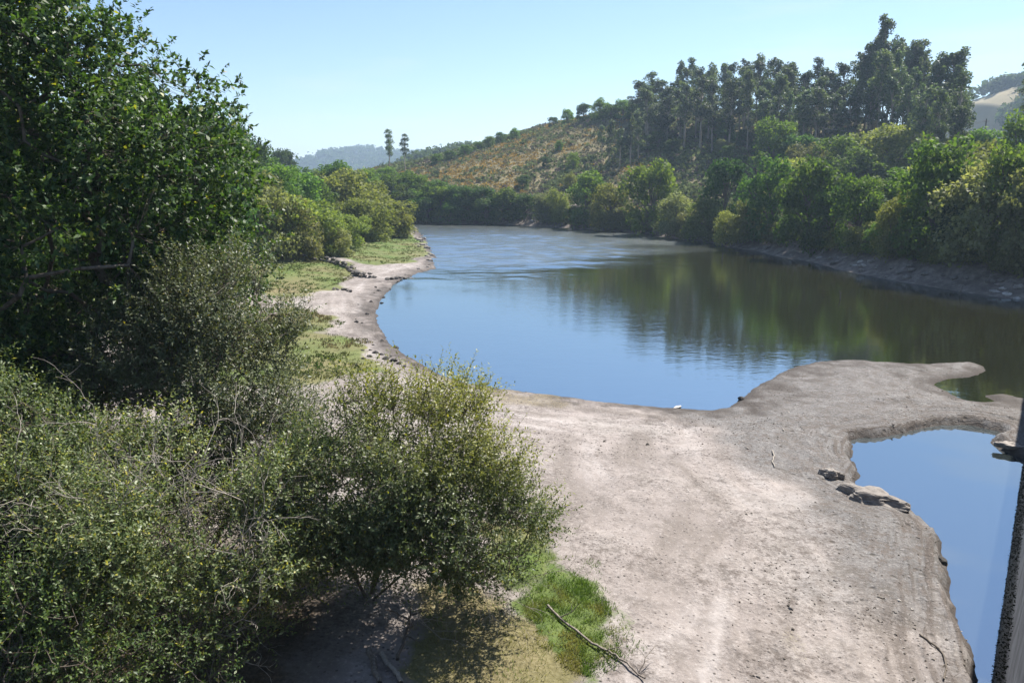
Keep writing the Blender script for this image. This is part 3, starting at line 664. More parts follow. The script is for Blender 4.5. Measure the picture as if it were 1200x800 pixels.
# ------------------------------------------------------------------ middle-distance and far trees (a few models, each copied)
def puff_crown(rng, puffs, nq, size, droop=0.0, down=0.35):
    C = puffs[:, :3]; R = puffs[:, 3:6]; w = R[:, 0]*R[:, 2]; k = rng.choice(len(C), size=nq, p=w/w.sum())
    u = unit(rng.normal(size=(nq, 3))); low = u[:, 2] < -0.2; u[low & (rng.random(nq) > down), 2] *= -1
    rr = rng.uniform(0.55, 1.08, nq); P = C[k]+u*R[k]*rr[:, None]
    D = unit(rng.normal(size=(nq, 3))+u*0.2+np.array([0, 0, -droop])); Nr = unit(u*1.0+rng.normal(size=(nq, 3))*0.62+np.array([0, 0, 0.3]))
    s = size*rng.uniform(0.55, 1.35, nq)
    V, Fq = leaf_quads(P-D*s[:, None]*0.5, D, Nr, s, s*rng.uniform(0.45, 0.8, nq), rng)
    return V, Fq
def tree_model(seed, H, Wd, kind, nq, size):
    """returns (trunk mesh, crown mesh) at unit scale, height H, crown width Wd"""
    rng = np.random.default_rng(seed); puffs = []; paths = []
    if kind in ('round', 'willow'):
        npf = 46 if kind == 'round' else 34
        zc = H*(0.50 if kind == 'round' else 0.46); rz = H*(0.47 if kind == 'round' else 0.48)
        u = unit(rng.normal(size=(npf, 3))); u[:, 2] = np.where(u[:, 2] < -0.55, -u[:, 2], u[:, 2])
        rad = rng.uniform(0.45, 0.86, npf)
        lop = 1+0.16*np.sin(np.arctan2(u[:, 1], u[:, 0])*3+seed)+0.12*np.sin(u[:, 2]*6+seed)
        c = np.stack([u[:, 0]*Wd/2*rad*lop, u[:, 1]*Wd/2*rad*lop, zc+u[:, 2]*rz*rad*lop], 1)
        pr = Wd*rng.uniform(0.10, 0.20, npf)
        puffs = np.column_stack([c, pr, pr, pr*rng.uniform(0.7, 1.1, npf)])
        if True:
            skirt = rng.uniform(0, 2*math.pi, 22); sr = Wd*rng.uniform(0.22, 0.42, 22); sk = np.stack([np.cos(skirt)*sr, np.sin(skirt)*sr, rng.uniform(0.03, 0.24, 22)*H], 1)
            puffs = np.vstack([puffs, np.column_stack([sk, np.full((22, 3), Wd*0.14)])])
        st = [(0, 0, -0.4), (0.02*H, 0, H*0.2), (0, 0.02*H, H*0.55)]; paths.append((st, [0.028*H, 0.022*H, 0.01*H]))
        for q in c[rng.choice(npf, 14, replace=False)]:
            z0 = H*rng.uniform(0.15, 0.4); a = np.array([0.01*H, 0, z0]); paths.append(([a, (a+q)/2+np.array([0, 0, 0.03*H]), q], [0.012*H, 0.008*H, 0.003*H]))
    elif kind == 'euc':
        lean = rng.normal(size=2)*0.03*H
        npf = 34; f = rng.uniform(rng.uniform(0.18, 0.5), 1.0, npf)**0.75; f[:4] = (0.97, 0.94, 0.91, 0.87)
        wr = Wd/2*np.clip(np.sin(np.clip((f-0.30)/0.70, 0, 1)*math.pi)**0.6, 0.50, 1); an = rng.uniform(0, 2*math.pi, npf); rr = wr*rng.uniform(0.1, 0.9, npf)*np.interp(f, [0.75, 1.0], [1.0, 0.9])
        c = np.stack([lean[0]*f+np.cos(an)*rr, lean[1]*f+np.sin(an)*rr, f*H*0.97], 1)
        pr = Wd*rng.uniform(0.09, 0.19, npf)*np.interp(f, [0.8, 1.0], [1.0, 0.95]); puffs = np.column_stack([c, pr, pr, pr*rng.uniform(1.2, 2.2, npf)])
        paths.append(([(0, 0, -0.5), (lean[0]*0.3, lean[1]*0.3, H*0.3), (lean[0]*0.6, lean[1]*0.6, H*0.6), (lean[0], lean[1], H*0.95)], [0.011*H, 0.009*H, 0.006*H, 0.002*H]))
        for q in c[2:]:
            z0 = q[2]-H*rng.uniform(0.05, 0.14); a = np.array([lean[0]*z0/H, lean[1]*z0/H, z0]); paths.append(([a, (a+q)/2, q], [0.004*H, 0.003*H, 0.0015*H]))
    elif kind == 'pom':                        # tall bare-stemmed tree with a small ragged top
        cs = [(0,0,0.94,0.16),(0.10,0,0.84,0.15),(-0.16,0,0.86,0.12),(0.18,0.05,0.74,0.15),(-0.08,0,0.72,0.14),(0.05,0,0.62,0.16),(-0.2,0,0.60,0.10),(0.24,0,0.60,0.10),(0,0.05,0.50,0.13)]
        puffs = np.array([(x*Wd*1.6, y*Wd, z*H, r*Wd*1.5, r*Wd*1.5, r*Wd*1.3) for x, y, z, r in cs])
        paths.append(([(0,0,-0.5),(0.03*H,0,H*0.35),(0,0,H*0.65),(0,0,H*0.93)], [0.016*H,0.012*H,0.008*H,0.003*H]))
        for p in puffs[1:]: paths.append(([(0,0,p[2]-0.08*H), p[:3]], [0.005*H, 0.003*H]))
    V, Fq = puff_crown(rng, np.asarray(puffs), nq, size, 0.9 if kind in ('euc', 'pom') else 0.0)
    Vt, Ft = tubes(paths, 5)
    return (Vt, Ft), (V, Fq)
MODELS = {}
def model(key, n, seed, H, Wd, kind, nq, size, leaf, bark):
    MODELS[key] = []
    for i in range(n):
        (Vt, Ft), (V, Fq) = tree_model(seed+i*7, H, Wd, kind, nq, size)
        MODELS[key].append((mesh_np(key+'_trunk', Vt, Ft, bark, smooth=True), mesh_np(key+'_crown', V, Fq, leaf), H, Wd))
model('green', 4, 100, 10, 8.5, 'round', 6200, 0.46, 'far_green', 'bark')
model('dark', 3, 200, 10, 8.5, 'round', 5600, 0.46, 'far_dark', 'bark')
model('willow', 4, 300, 8, 8.5, 'willow', 7600, 0.38, 'far_willow', 'bark')
model('grey', 3, 400, 8, 8.0, 'willow', 7600, 0.38, 'far_grey', 'bark')
model('euc', 8, 500, 25, 6.0, 'euc', 2000, 0.58, 'euc', 'euc_bark')
model('pom', 2, 600, 22, 8, 'pom', 1800, 0.55, 'euc', 'euc_bark')
TREE_NAME = {'green': 'broadleaf_tree', 'dark': 'oak_tree', 'willow': 'willow_tree', 'grey': 'grey_willow', 'euc': 'eucalyptus_tree', 'pom': 'eucalyptus_tree'}
RT = random.Random(5); NTREE = [0]
def plant(key, pos, H, Wd, label, group=None):
    k = NTREE[0]; NTREE[0] += 1
    tr, cr, h0, w0 = MODELS[key][k % len(MODELS[key])]
    root = thing(TREE_NAME[key], label, 'shrub' if key in ('grey',) and H < 5 else 'tree', (pos[0], pos[1], pos[2]-0.1), RT.uniform(0, 6.283), group, (Wd/w0, Wd/w0, H/h0))
    link('trunk', tr, root); link('crown', cr, root)
def plant_px(rows, label_of, group, widen=1.0):
    """rows: (key, base x, base y, top y, width px): the foot is where the pixel meets the terrain"""
    P = on_ground([(r[1], r[2]) for r in rows])
    for r, p in zip(rows, P):
        dist = math.hypot(p[0], p[1]); k = dist/F
        plant(r[0], p, max(2.0, (r[2]-r[3])*k*1.0), max(1.5, r[4]*k*widen), label_of(r), group)

ORD = ['', 'first', 'second', 'third', 'fourth', 'fifth', 'sixth', 'seventh', 'eighth', 'ninth', 'tenth', 'eleventh', 'twelfth', 'thirteenth', 'fourteenth', 'fifteenth', 'sixteenth', 'seventeenth', 'eighteenth', 'nineteenth', 'twentieth']
def counted(rows, kinds, where, rev=False):
    names = {}
    for key in set(r[0] for r in rows):
        for i, r in enumerate(sorted([q for q in rows if q[0] == key], key=lambda q: -q[1] if rev else q[1])): names[id(r)] = ORD[i+1]+' '+kinds[key]+' '+where
    return lambda r: names[id(r)]
KN = {'grey': 'grey-green willow', 'willow': 'yellow-green willow', 'green': 'green broadleaf tree', 'dark': 'dark rounded oak', 'euc': 'slender young eucalyptus'}
# trees along the far (hill) bank, read off the photo
bank = [('grey',640,262,228,34),('willow',655,264,224,30),('green',686,266,203,52),('willow',715,269,216,56),('green',763,274,190,64),('grey',792,277,228,52),
 ('willow',829,281,229,56),('dark',849,263,182,56),('willow',874,286,238,50),('green',903,281,195,62),('green',944,290,192,72),('green',1003,292,214,58),('willow',1046,300,232,50),
 ('green',1090,300,182,84),('grey',1150,309,206,92),('willow',1190,314,226,56),('grey',1215,318,205,80),('grey',730,270,238,38),('grey',810,281,246,40),('willow',852,286,248,36),('green',972,292,224,44),('dark',1120,302,235,50),('dark',1075,300,240,44),('green',1180,300,190,70)]
LB = {'grey': 'grey-green willow overhanging the eroded bank below the hillside', 'willow': 'yellow-green willow overhanging the eroded bank below the hillside',
      'green': 'bright green broadleaf tree lining the eroded bank below the hillside', 'dark': 'dark rounded oak lining the eroded bank below the hillside'}
plant_px(bank, counted(bank, KN, 'along the eroded far bank, counting from the lake head'), 'trees lining the far bank')
low = []
x = 640.0
while x < 1215:
    yb = float(np.interp(x, [640,740,860,950,1050,1200], [263,269,285,291,304,318])); w = RT.uniform(22, 36)*(0.8+(x-640)/900)
    low.append((RT.choice(['grey','willow','willow','grey','green']), x, yb-RT.uniform(0, 5), yb-w*RT.uniform(0.7, 1.0), w)); x += RT.uniform(13, 20)
plant_px(low, lambda r: {'grey': 'low grey-green', 'willow': 'low yellow-green', 'dark': 'low dark', 'green': 'low green'}[r[0]]+' bush at the foot of the far bank trees', 'low bushes at the foot of the far bank trees')
# second rank on the slope above
slope = [('green',905,205,143,52),('dark',935,215,158,50),('willow',1042,216,150,86),('green',985,225,165,56),('grey',950,225,172,60),('green',1000,232,180,56),('willow',925,240,186,60),
 ('dark',1090,232,168,60),('green',1130,235,176,62),('willow',1165,246,178,80),('willow',1100,252,190,70),('green',1195,240,150,60),('willow',1205,262,188,72),('green',1060,258,205,60),
 ('grey',1130,262,200,60),('green',1020,262,212,50),('dark',965,262,215,54),('grey',1085,205,162,50),('willow',1120,205,160,46),('green',1150,205,160,50)]
LS = {k: v.replace('overhanging the eroded bank below the hillside', 'on the slope above the bank, below the eucalyptus plantation').replace('lining the eroded bank below the hillside', 'on the slope above the bank, below the eucalyptus plantation') for k, v in LB.items()}
plant_px(slope, counted(slope, KN, 'on the slope below the plantation, counting from the lake head'), 'trees on the slope below the plantation')
# head of the lake: dense broadleaf wood
rows = []
for row, (yb, ht) in enumerate(((262, 34), (257, 36), (250, 36), (240, 34), (231, 30))):
    x = 455 + RT.uniform(-6, 6) - row*6
    while x < (632, 612, 572, 515, 490)[row]:
        rows.append((RT.choice(['green','green','dark','dark','willow' if row < 1 else 'green']), x, yb+RT.uniform(-2, 1)*0.8, yb-ht*RT.uniform(0.85, 1.25), ht*RT.uniform(0.9, 1.25))); x += RT.uniform(17, 26)
LH = {'green': 'green broadleaf tree in the dense wood at the head of the lake', 'dark': 'dark oak in the dense wood at the head of the lake', 'willow': 'yellowish willow at the foot of the wood at the head of the lake'}
plant_px(rows, lambda r: LH[r[0]], 'wood at the head of the lake')
P = on_ground([(455, 232), (472, 232)])
d = 300.0
for (x, yt, w, lab) in ((455, 152, 26, 'tall ragged eucalyptus rising above the wood at the lake head'), (474, 157, 20, 'shorter thin eucalyptus beside the tall ragged one at the lake head')):
    top = at(x, yt, d); g = zat(top[0], top[1]); plant('pom', (top[0], top[1], g), top[2]-g, w*d/F*0.75, lab)
# crest of the heather hill: scattered round trees
crest = [(512,190,180,14),(528,186,176,14),(545,180,170,14),(560,175,166,12),(573,171,160,12),(587,166,155,12),(603,160,151,12),(648,146,136,12),(665,143,128,14),(684,140,121,18),(703,138,118,20),(715,139,124,22),(730,138,119,22),(745,138,118,22),(760,140,120,24),(778,142,122,22)]
plant_px([('dark' if i % 2 else 'green', x, yb+3, yt, w*1.15) for i, (x, yb, yt, w) in enumerate(crest)], lambda r: 'small round tree on the skyline of the heather hill', 'trees on the heather hill skyline')
hillmid = [('euc',713,195,145,16),('euc',726,198,155,14),('green',672,200,180,16),('euc',738,196,140,18),('dark',612,222,205,18),('euc',705,186,150,12),('green',655,178,166,10),('dark',640,196,184,12),('euc',748,188,135,16),('willow',668,222,204,18)]
plant_px(hillmid, counted(hillmid, KN, 'scattered on the bracken slope, counting from the lake head'), 'trees scattered on the heather slope')
# eucalyptus plantation on the crest
def euc_top(x):
    return float(np.interp(x, [745,760,780,800,830,870,910,940,960,978,992,1010,1026,1040,1052,1070,1090,1110,1130], [95,84,82,74,72,68,72,76,82,92,74,68,48,62,66,68,82,86,112]))
rows = []
for row, yb in enumerate((150, 157, 166, 178, 190)):
    x = 750+RT.uniform(-4, 4)+row*3
    while x < 1128-row*4:
        y0 = float(np.interp(x, [745,830,1000,1080,1130], [138,142,150,172,192]))+(yb-150)*0.9
        rows.append(('euc', x, y0, euc_top(x)+RT.uniform(0, 14)+(row > 1)*RT.uniform(2, 30)+RT.choice([0, 0, 4, 12])+row*3, RT.uniform(20, 31))); x += RT.uniform(14, 22)
rows += [('euc',1026,158,47,30),('euc',1045,160,61,26),('euc',1070,168,70,34),('euc',1012,158,68,30),('euc',1100,178,84,36),('euc',1118,184,92,34),('euc',1203,200,86,34),('euc',1092,176,88,30)]
und = []
for k in range(34):
    x = RT.uniform(755, 1120); yb = float(np.interp(x, [745,830,1000,1080,1130], [150,158,168,185,200]))+RT.uniform(0, 34); und.append((RT.choice(['dark','green','dark','grey']), x, yb, yb-RT.uniform(14, 26), RT.uniform(18, 32)))
plant_px(und, lambda r: KN[r[0]].replace('dark rounded oak', 'dark oak')+' in the undergrowth beneath the eucalyptus trunks', 'undergrowth beneath the eucalyptus')
plant_px(rows, lambda r: 'tall slender eucalyptus in the plantation on the hill crest' if r[1] < 1150 else 'eucalyptus standing alone on the hill shoulder, clear of the plantation', 'eucalyptus plantation on the crest')
# left bank: rounded willows behind the meadow and the wooded rise behind them
left = [('willow',452,277,225,66),('willow',425,281,228,60),('willow',405,271,200,66),('willow',377,299,238,58),('grey',345,302,232,54),('willow',330,296,222,66),('grey',310,300,215,60),('willow',436,271,214,56),
 ('dark',368,265,212,44),('willow',410,292,248,46),('grey',395,300,266,34),('green',350,262,205,56),('willow',468,278,244,38),('grey',300,285,205,60),('green',322,262,196,54),('green',398,250,204,40),('grey',430,279,252,36)]
LL = {'willow': 'rounded yellow-green willow behind the lakeside meadow', 'grey': 'grey-green willow behind the lakeside meadow', 'dark': 'dark oak rising between the meadow willows', 'green': 'green broadleaf tree behind the meadow willows'}
plant_px(left, counted(left, KN, 'behind the lakeside meadow, counting from the stony point', True), 'trees behind the lakeside meadow', 1.2)
ridge = [('dark',288,235,150,56),('green',266,240,140,60),('dark',334,228,172,34),('green',310,238,186,46),('green',352,240,198,40),('dark',300,232,165,40),('green',378,238,204,36),('dark',400,235,206,30),('green',425,232,205,28),('dark',245,235,130,60),('green',280,255,190,60),('green',340,250,198,44)]
hid = [('dark',60,345,150,190),('green',150,330,140,150),('dark',220,318,150,110),('green',10,350,120,190),('green',190,300,130,120),('dark',255,300,165,80)]
plant_px(hid, lambda r: ('dark' if r[0] == 'dark' else 'green')+' woodland tree showing through gaps behind the huge oak', 'woodland behind the huge oak')
plant_px(ridge, counted(ridge, KN, 'on the wooded rise behind the meadow, counting from the stony point', True), 'wooded rise behind the meadow')

# ------------------------------------------------------------------ scrub on the hill: bracken, heather, gorse (uncountable)
def build_scrub():
    rng = np.random.default_rng(77); n = 90000
    x = rng.uniform(-140, 190, n); y = rng.uniform(90, 440, n); Q = np.stack([x, y], 1)
    df = seg_dist(Q, far_shore); ok = ~inside(Q, LAKE) & (df > 7) & (df < seg_dist(Q, NS))
    az = np.degrees(np.arctan2(x, y)); ok &= (az > -12) & (az < 37)
    dc, ic, pc = seg_dist(Q, CREST[:, :2], False, True); A = CREST[ic]; B = CREST[ic+1]
    ok &= ~((((B[:, 0]-A[:, 0])*(y-A[:, 1])-(B[:, 1]-A[:, 1])*(x-A[:, 0])) > 0) & (dc > 10))
    x, y = x[ok][:23000], y[ok][:23000]; z = height(x, y); n = len(x)
    band = fbm((x*0.75-y*0.65)/16, (x*0.65+y*0.75)/50, 88, 4); b2 = fbm(x/7, y/7, 91, 3)
    v = band+0.55*b2
    pal = np.array([(0.215,0.145,0.034),(0.105,0.096,0.056),(0.075,0.062,0.055),(0.085,0.105,0.040),(0.130,0.112,0.052)])
    k = np.select([v > 0.27, v > 0.10, v > -0.12, v > -0.24], [0, 4, 1, 2], 3); k = np.where(rng.random(n) < 0.12, rng.integers(0, 5, n), k); k = np.where((rng.random(n) < 0.22) & (b2 < 0.1), 3, k)
    az = np.degrees(np.arctan2(x, y)); wood = sstep(8.5, 11, az+2*fbm(x/9, y/9, 93, 2)); k = np.where(rng.random(n) < wood, np.where(rng.random(n) < 0.6, 3, 2), k)
    q = 7; kk = np.repeat(np.arange(n), q); m = len(kk); s = rng.uniform(0.4, 1.1, n)[kk]*np.array([0.9,0.95,1.1,1.6,0.9])[k[kk]]
    u = unit(rng.normal(size=(m, 3))); u[:, 2] = np.abs(u[:, 2])
    P = np.stack([x[kk], y[kk], z[kk]], 1)+u*s[:, None]*np.array([0.9, 0.9, 0.75])
    D = unit(rng.normal(size=(m, 3))); V, Fq = leaf_quads(P-D*s[:, None]*0.4, D, unit(u+rng.normal(size=(m, 3))*0.5), s*0.85, s*0.6, rng)
    c = np.column_stack([pal[k[kk]]*rng.uniform(1.05, 1.75, (m, 1)), np.ones(m)])
    o = link('heath_scrub', mesh_np('heath_scrub', V, Fq, 'scrub', {'col': ('FACE', 'FLOAT_COLOR', c)})); o['kind'] = 'stuff'
    o['label'] = 'orange bracken, dull heather and gorse covering the hillside'; o['category'] = 'scrub'
build_scrub()

# ------------------------------------------------------------------ distant hills
def distant_hill(name, label, pts, dist, depth, base, seed, tree, field=None):
    """pts: skyline pixels at the given distance"""
    C = np.array([at(x, y, dist) for x, y in pts]); xs = np.linspace(C[0, 0], C[-1, 0], 90); zs = np.interp(xs, C[:, 0], C[:, 2]); ys = np.interp(xs, C[:, 0], C[:, 1])
    v = np.linspace(-1, 1, 41); prof = np.cos(v*math.pi/2)**0.9
    X = np.repeat(xs[None], 41, 0); Yv = ys[None]+v[:, None]*depth; Z = base+(zs[None]-base)*prof[:, None]+depth*0.03*fbm(X/(depth*0.4), Yv/(depth*0.4), seed, 3)*prof[:, None]
    m = 90; i = np.arange(40)[:, None]*m; j = np.arange(m-1)[None]; Fq = np.stack([i+j, i+j+1, i+m+j+1, i+m+j], -1).reshape(-1, 4)
    mt, nt = mat(name+'_cover'); n = N(nt); g = n('ShaderNodeNewGeometry'); t = n('ShaderNodeTexNoise', i_Vector=g.outputs['Position'], i_Scale=0.02, i_Detail=6.0)
    col = n.ramp(t.outputs[0], [(0.35, (0.05,0.07,0.03)), (0.6, (0.09,0.10,0.04))] if field is None else [(0.3, (0.13,0.12,0.06)), (0.62, (0.25,0.205,0.115))])
    p = n('ShaderNodeBsdfPrincipled', i_Base_Color=col, i_Roughness=1.0); n('ShaderNodeOutputMaterial', i_Surface=p.outputs[0])
    o = link(name, mesh_np(name, np.stack([X, Yv, Z], -1).reshape(-1, 3), Fq, mt, smooth=True)); o['kind'] = 'structure'; o['label'] = label
    rng = np.random.default_rng(seed); nt_, ts = tree
    a = rng.integers(0, 40*0+41, nt_*3); bq = rng.integers(0, 90, nt_*3); ok = v[a] < 0.25
    if field is not None: ok &= (fbm(X[a, bq]/90, Yv[a, bq]/90, seed+3, 2) > field)
    a, bq = a[ok][:nt_], bq[ok][:nt_]; k = len(a)
    c = np.stack([X[a, bq]+rng.uniform(-ts, ts, k), Yv[a, bq]+rng.uniform(-ts, ts, k), Z[a, bq]+ts*0.4], 1)
    r = ts*rng.uniform(0.35, 0.75, k); puffs = np.column_stack([c, r, r, r*1.15])
    V, Fq = puff_crown(rng, puffs, k*26, ts*0.42)
    o = link('distant_wood', mesh_np('distant_wood', V, Fq, 'distant')); o['kind'] = 'stuff'; o['label'] = 'hazy woodland on '+label; o['category'] = 'woodland'
distant_hill('blue_hill', 'low blue hill on the horizon beyond the lake head', [(250,235),(330,215),(372,194),(395,184),(430,181),(455,184),(500,186),(560,192),(640,215)], 2300, 420, 5, 131, (1500, 22))
distant_hill('wooded_ridge', 'wooded ridge behind the heather hill', [(430,236),(462,212),(480,199),(505,189),(540,184),(575,181),(610,182),(660,195)], 620, 70, 5, 132, (700, 9))
distant_hill('field_hill', 'pale grassy hill beyond the plantation shoulder', [(1080,200),(1110,150),(1133,122),(1160,112),(1185,104),(1215,100),(1260,96),(1330,130)], 760, 150, 5, 133, (700, 10), -0.06)

# ------------------------------------------------------------------ stones, walls, driftwood
def rock_mesh(name, seed, material, flat=0.7, sub=2, jag=0.22, strata=0.0):
    import bmesh
    bm = bmesh.new(); bmesh.ops.create_icosphere(bm, subdivisions=sub, radius=1.0); rng = np.random.default_rng(seed)
    pl = unit(rng.normal(size=(9, 3))); off = rng.uniform(0.55, 0.85, 9)
    for v in bm.verts:
        p = np.array(v.co)
        for a, o_ in zip(pl, off):
            e = p@a-o_
            if e > 0: p = p-a*e*0.9
        p = p*(1+jag*0.5*math.sin(p[0]*5+seed)*math.sin(p[1]*6+seed*2)+(strata*(math.sin(p[2]*22+math.sin(p[0]*4+seed))*0.5+rng.normal()*0.5))); v.co = (p[0], p[1], p[2]*flat)
    me = bpy.data.meshes.new(name); bm.to_mesh(me); bm.free(); me.materials.append(M[material]); return me
ROCKS = {k: [rock_mesh(k, i*3+s, k, fl, 4 if k == 'earth' else 2, 0.5 if k == 'earth' else 0.22, 0.05 if k == 'earth' else 0) for i in range(4)] for k, s, fl in (('rock', 1, 0.65), ('dark_rock', 50, 0.75), ('pale_rock', 80, 0.5), ('wall_stone', 110, 0.6), ('earth', 140, 0.40))}
RR = random.Random(9)
def boulder(key, p, size, label, group=None, name='boulder', sink=0.35, stretch=1.0, rot=None, cat='rock'):
    o = link(name, RR.choice(ROCKS[key]), None, (p[0], p[1], p[2]+size*(0.4-sink)), RR.uniform(0, 6.28) if rot is None else rot, (size*RR.uniform(0.85, 1.25)*stretch, size*RR.uniform(0.8, 1.1), size*RR.uniform(0.75, 1.15)))
    o.rotation_euler.x = RR.uniform(-0.25, 0.25); return tag(o, label, cat, group)
def boulders_px(pts, key, label, group, name='boulder', **kw):
    P = on_ground([(q[0], q[1]) for q in pts])
    for q, p in zip(pts, P): boulder(key, p, q[2]*math.hypot(p[0], p[1])/F*0.5, label, group, name, **kw)
boulders_px([(868,469,10)], 'dark_rock', 'black rock standing at the water edge of the mudbank', None, sink=0.1)
boulders_px([(559,446,6)], 'dark_rock', 'small black rock in the shallows behind the yellow-topped willow', None, sink=0.1)
boulders_px([(793,477,12)], 'pale_rock', 'flat pale slab lying at the lake edge on the silt', None, sink=0.2)
boulders_px([(652,268,8)], 'dark_rock', 'dark rock breaking the water near the lake head', None, sink=0.0)
boulders_px([(440,414,9),(433,418,7),(426,421,6),(452,421,9),(461,424,10),(447,416,6),(468,427,9),(425,411,5),(417,428,5),(445,428,5),(458,418,5),(434,411,4),(474,430,6)], 'dark_rock', 'dark stone in the loose cluster on the silt above the lake', 'cluster of dark stones on the silt', 'stone')
pts = []
for k in range(46):
    t = RR.random(); i = int((0.0+t*0.42)*len(NS)*0.62); q = NS[i]; pts.append((q[0]-RR.uniform(-0.3, 2.2), q[1]+RR.uniform(-0.5, 0.5)))
for k, q in enumerate(pts):
    s = RR.uniform(0.10, 0.30)*(0.5+q[1]/200); boulder('dark_rock' if q[1] < 95 else 'rock', (q[0], q[1], max(zat(*q), 0)), s, 'dark weedy stone along the lake edge below the turf' if q[1] < 95 else 'brown stone at the lake edge beside the meadow', 'stones along the lake edge below the turf' if q[1] < 95 else 'stones at the lake edge by the meadow', 'stone')
boulders_px([(x+RR.uniform(-4, 4), y+RR.uniform(-2, 2), RR.uniform(4, 8)) for x, y in [(490,283),(493,288),(497,291),(500,296),(503,299),(497,284),(488,280),(505,304),(500,303),(494,281),(507,308),(503,293),(491,279),(499,288)]], 'rock', 'reddish stone heaped on the point beside the meadow', 'stones heaped on the meadow point', 'stone')
# pale and dark boulders on the far scarp
pts = [(965,297,9),(970,290,8),(960,303,9),(975,286,6),(1008,309,8),(1012,313,7),(1003,312,6),(1165,344,10),(1180,347,10),(1192,350,8),(1175,340,8),(1190,338,8),(625,262,7),(628,266,6),(650,262,5),(815,281,8),(800,277,6),(940,296,6),(700,266,5)]
boulders_px(pts, 'pale_rock', 'pale slab exposed on the eroded far bank', 'pale slabs on the far bank')
pts = [(RR.uniform(650, 1200), 0, RR.uniform(4, 11)) for k in range(70)]
pts = [(x, float(np.interp(x, [650,740,860,950,1050,1200], [266,272,289,306,329,351]))-RR.uniform(1, 16 if x > 900 else 5), s) for x, y, s in pts]
boulders_px(pts, 'rock', 'brown boulder embedded in the eroded far bank', 'boulders in the far bank')
# eroded lumps of peaty earth at the pool edge
boulders_px([(974,556,34)], 'earth', 'upstanding crumbling earth lump at the pool edge', None, 'earth_mound', sink=0.30, stretch=1.0, rot=-0.4, cat='earth mound')
boulders_px([(1020,586,42)], 'earth', 'long low earth ledge sloping into the pool', None, 'earth_mound', sink=0.32, stretch=1.7, rot=-0.75, cat='earth mound')
boulders_px([(1103,655,14)], 'dark_rock', 'dark lump hanging at the mudbank rim above the pool', None, 'earth_mound', sink=0.3, cat='earth mound')
boulders_px([(1186,527,20)], 'earth', 'layered earth ledge at the pool edge by the dam', None, 'earth_mound', sink=0.62, stretch=1.6, rot=-0.6, cat='earth mound')

# ruined dry stone wall across the meadow
def dry_wall(label, pts, courses, per_m, s):
    P = np.array([px(x, y, 0.9) for x, y in pts]); P = catmull(P, 6); L = np.r_[0, np.cumsum(np.linalg.norm(np.diff(P, axis=0), axis=1))]
    root = thing('stone_wall', label, 'wall', (P[0, 0], P[0, 1], zat(*P[0])))
    for c in range(courses):
        d = RR.uniform(0, s)
        while d < L[-1]:
            q = np.array([np.interp(d, L, P[:, 0]), np.interp(d, L, P[:, 1])]); z = zat(*q)
            if c == 0 or RR.random() < 0.6:
                o = link('stone', RR.choice(ROCKS['wall_stone']), root, (q[0]-P[0, 0]+RR.uniform(-.2, .2), q[1]-P[0, 1]+RR.uniform(-.2, .2), z-root.location.z+0.12+c*s*0.62), RR.uniform(0, 6.28), (s*RR.uniform(.55, .85), s*RR.uniform(.45, .7), s*RR.uniform(.5, .8)))
                o.rotation_euler.x = RR.uniform(-.3, .3)
            d += s*RR.uniform(0.9, 1.5)
dry_wall('tumbled dark dry-stone wall crossing the lakeside meadow', [(332,300),(360,305),(385,307),(405,312),(420,319),(442,319)], 2, 1, 0.62)
dry_wall('short dark row of stones at the lake end of the meadow', [(452,321),(462,320),(475,318),(490,318),(499,316)], 1, 1, 0.55)
dry_wall('thin broken line of stones in the rough grass below the meadow wall', [(388,334),(400,334),(412,336)], 1, 1, 0.4)

def branch_thing(name, label, pts, r0, r1, material='drift', lift=0.06, side=0, cat='branch'):
    P = on_ground(pts); P = catmull(P, 4); rng = np.random.default_rng(int(pts[0][0])); P[:, 2] += lift; P += rng.normal(size=P.shape)*r0*0.35
    o0 = P[0].copy(); P = P-o0; paths = [(P, np.linspace(r0, r1, len(P)))]
    for k in range(side):
        i = rng.integers(2, len(P)-2); d = unit(P[i+1]-P[i]+rng.normal(size=3)*0.7); d[2] = abs(d[2])*0.5
        paths += bare_branch(rng, P[i], d, rng.uniform(0.3, 0.8), 1, r0*0.5)
    V, Fq = tubes(paths, 6); tag(link(name, mesh_np(name, V, Fq, material, smooth=True), None, o0), label, cat)
branch_thing('fallen_branch', 'long crooked fallen branch lying across the green turf', [(642,714),(655,726),(672,741),(690,755),(706,766),(722,775),(738,786),(756,800)], 0.036, 0.022, side=3)
branch_thing('fallen_log', 'grey fallen log below the yellow-topped willow', [(432,762),(436,775),(440,790),(446,808)], 0.07, 0.06)
branch_thing('fallen_log', 'pale fallen log lying beside the grey log', [(447,768),(455,780),(464,793),(472,806)], 0.06, 0.05, 'twig')
branch_thing('dead_sapling', 'forked dead sapling leaning under the yellow-topped willow', [(466,800),(474,775),(480,752),(482,735)], 0.045, 0.02, 'bark', 0.5, 4)
branch_thing('white_stick', 'bleached white stick lying on the grey mudbank', [(905,529),(907,536),(905,542),(908,548)], 0.03, 0.02, 'twig', 0.05)
branch_thing('dark_root', 'dark root running down the mudbank rim above the pool', [(1078,742),(1090,753),(1102,765),(1108,780),(1106,795)], 0.03, 0.02, 'bark', 0.03, 2)

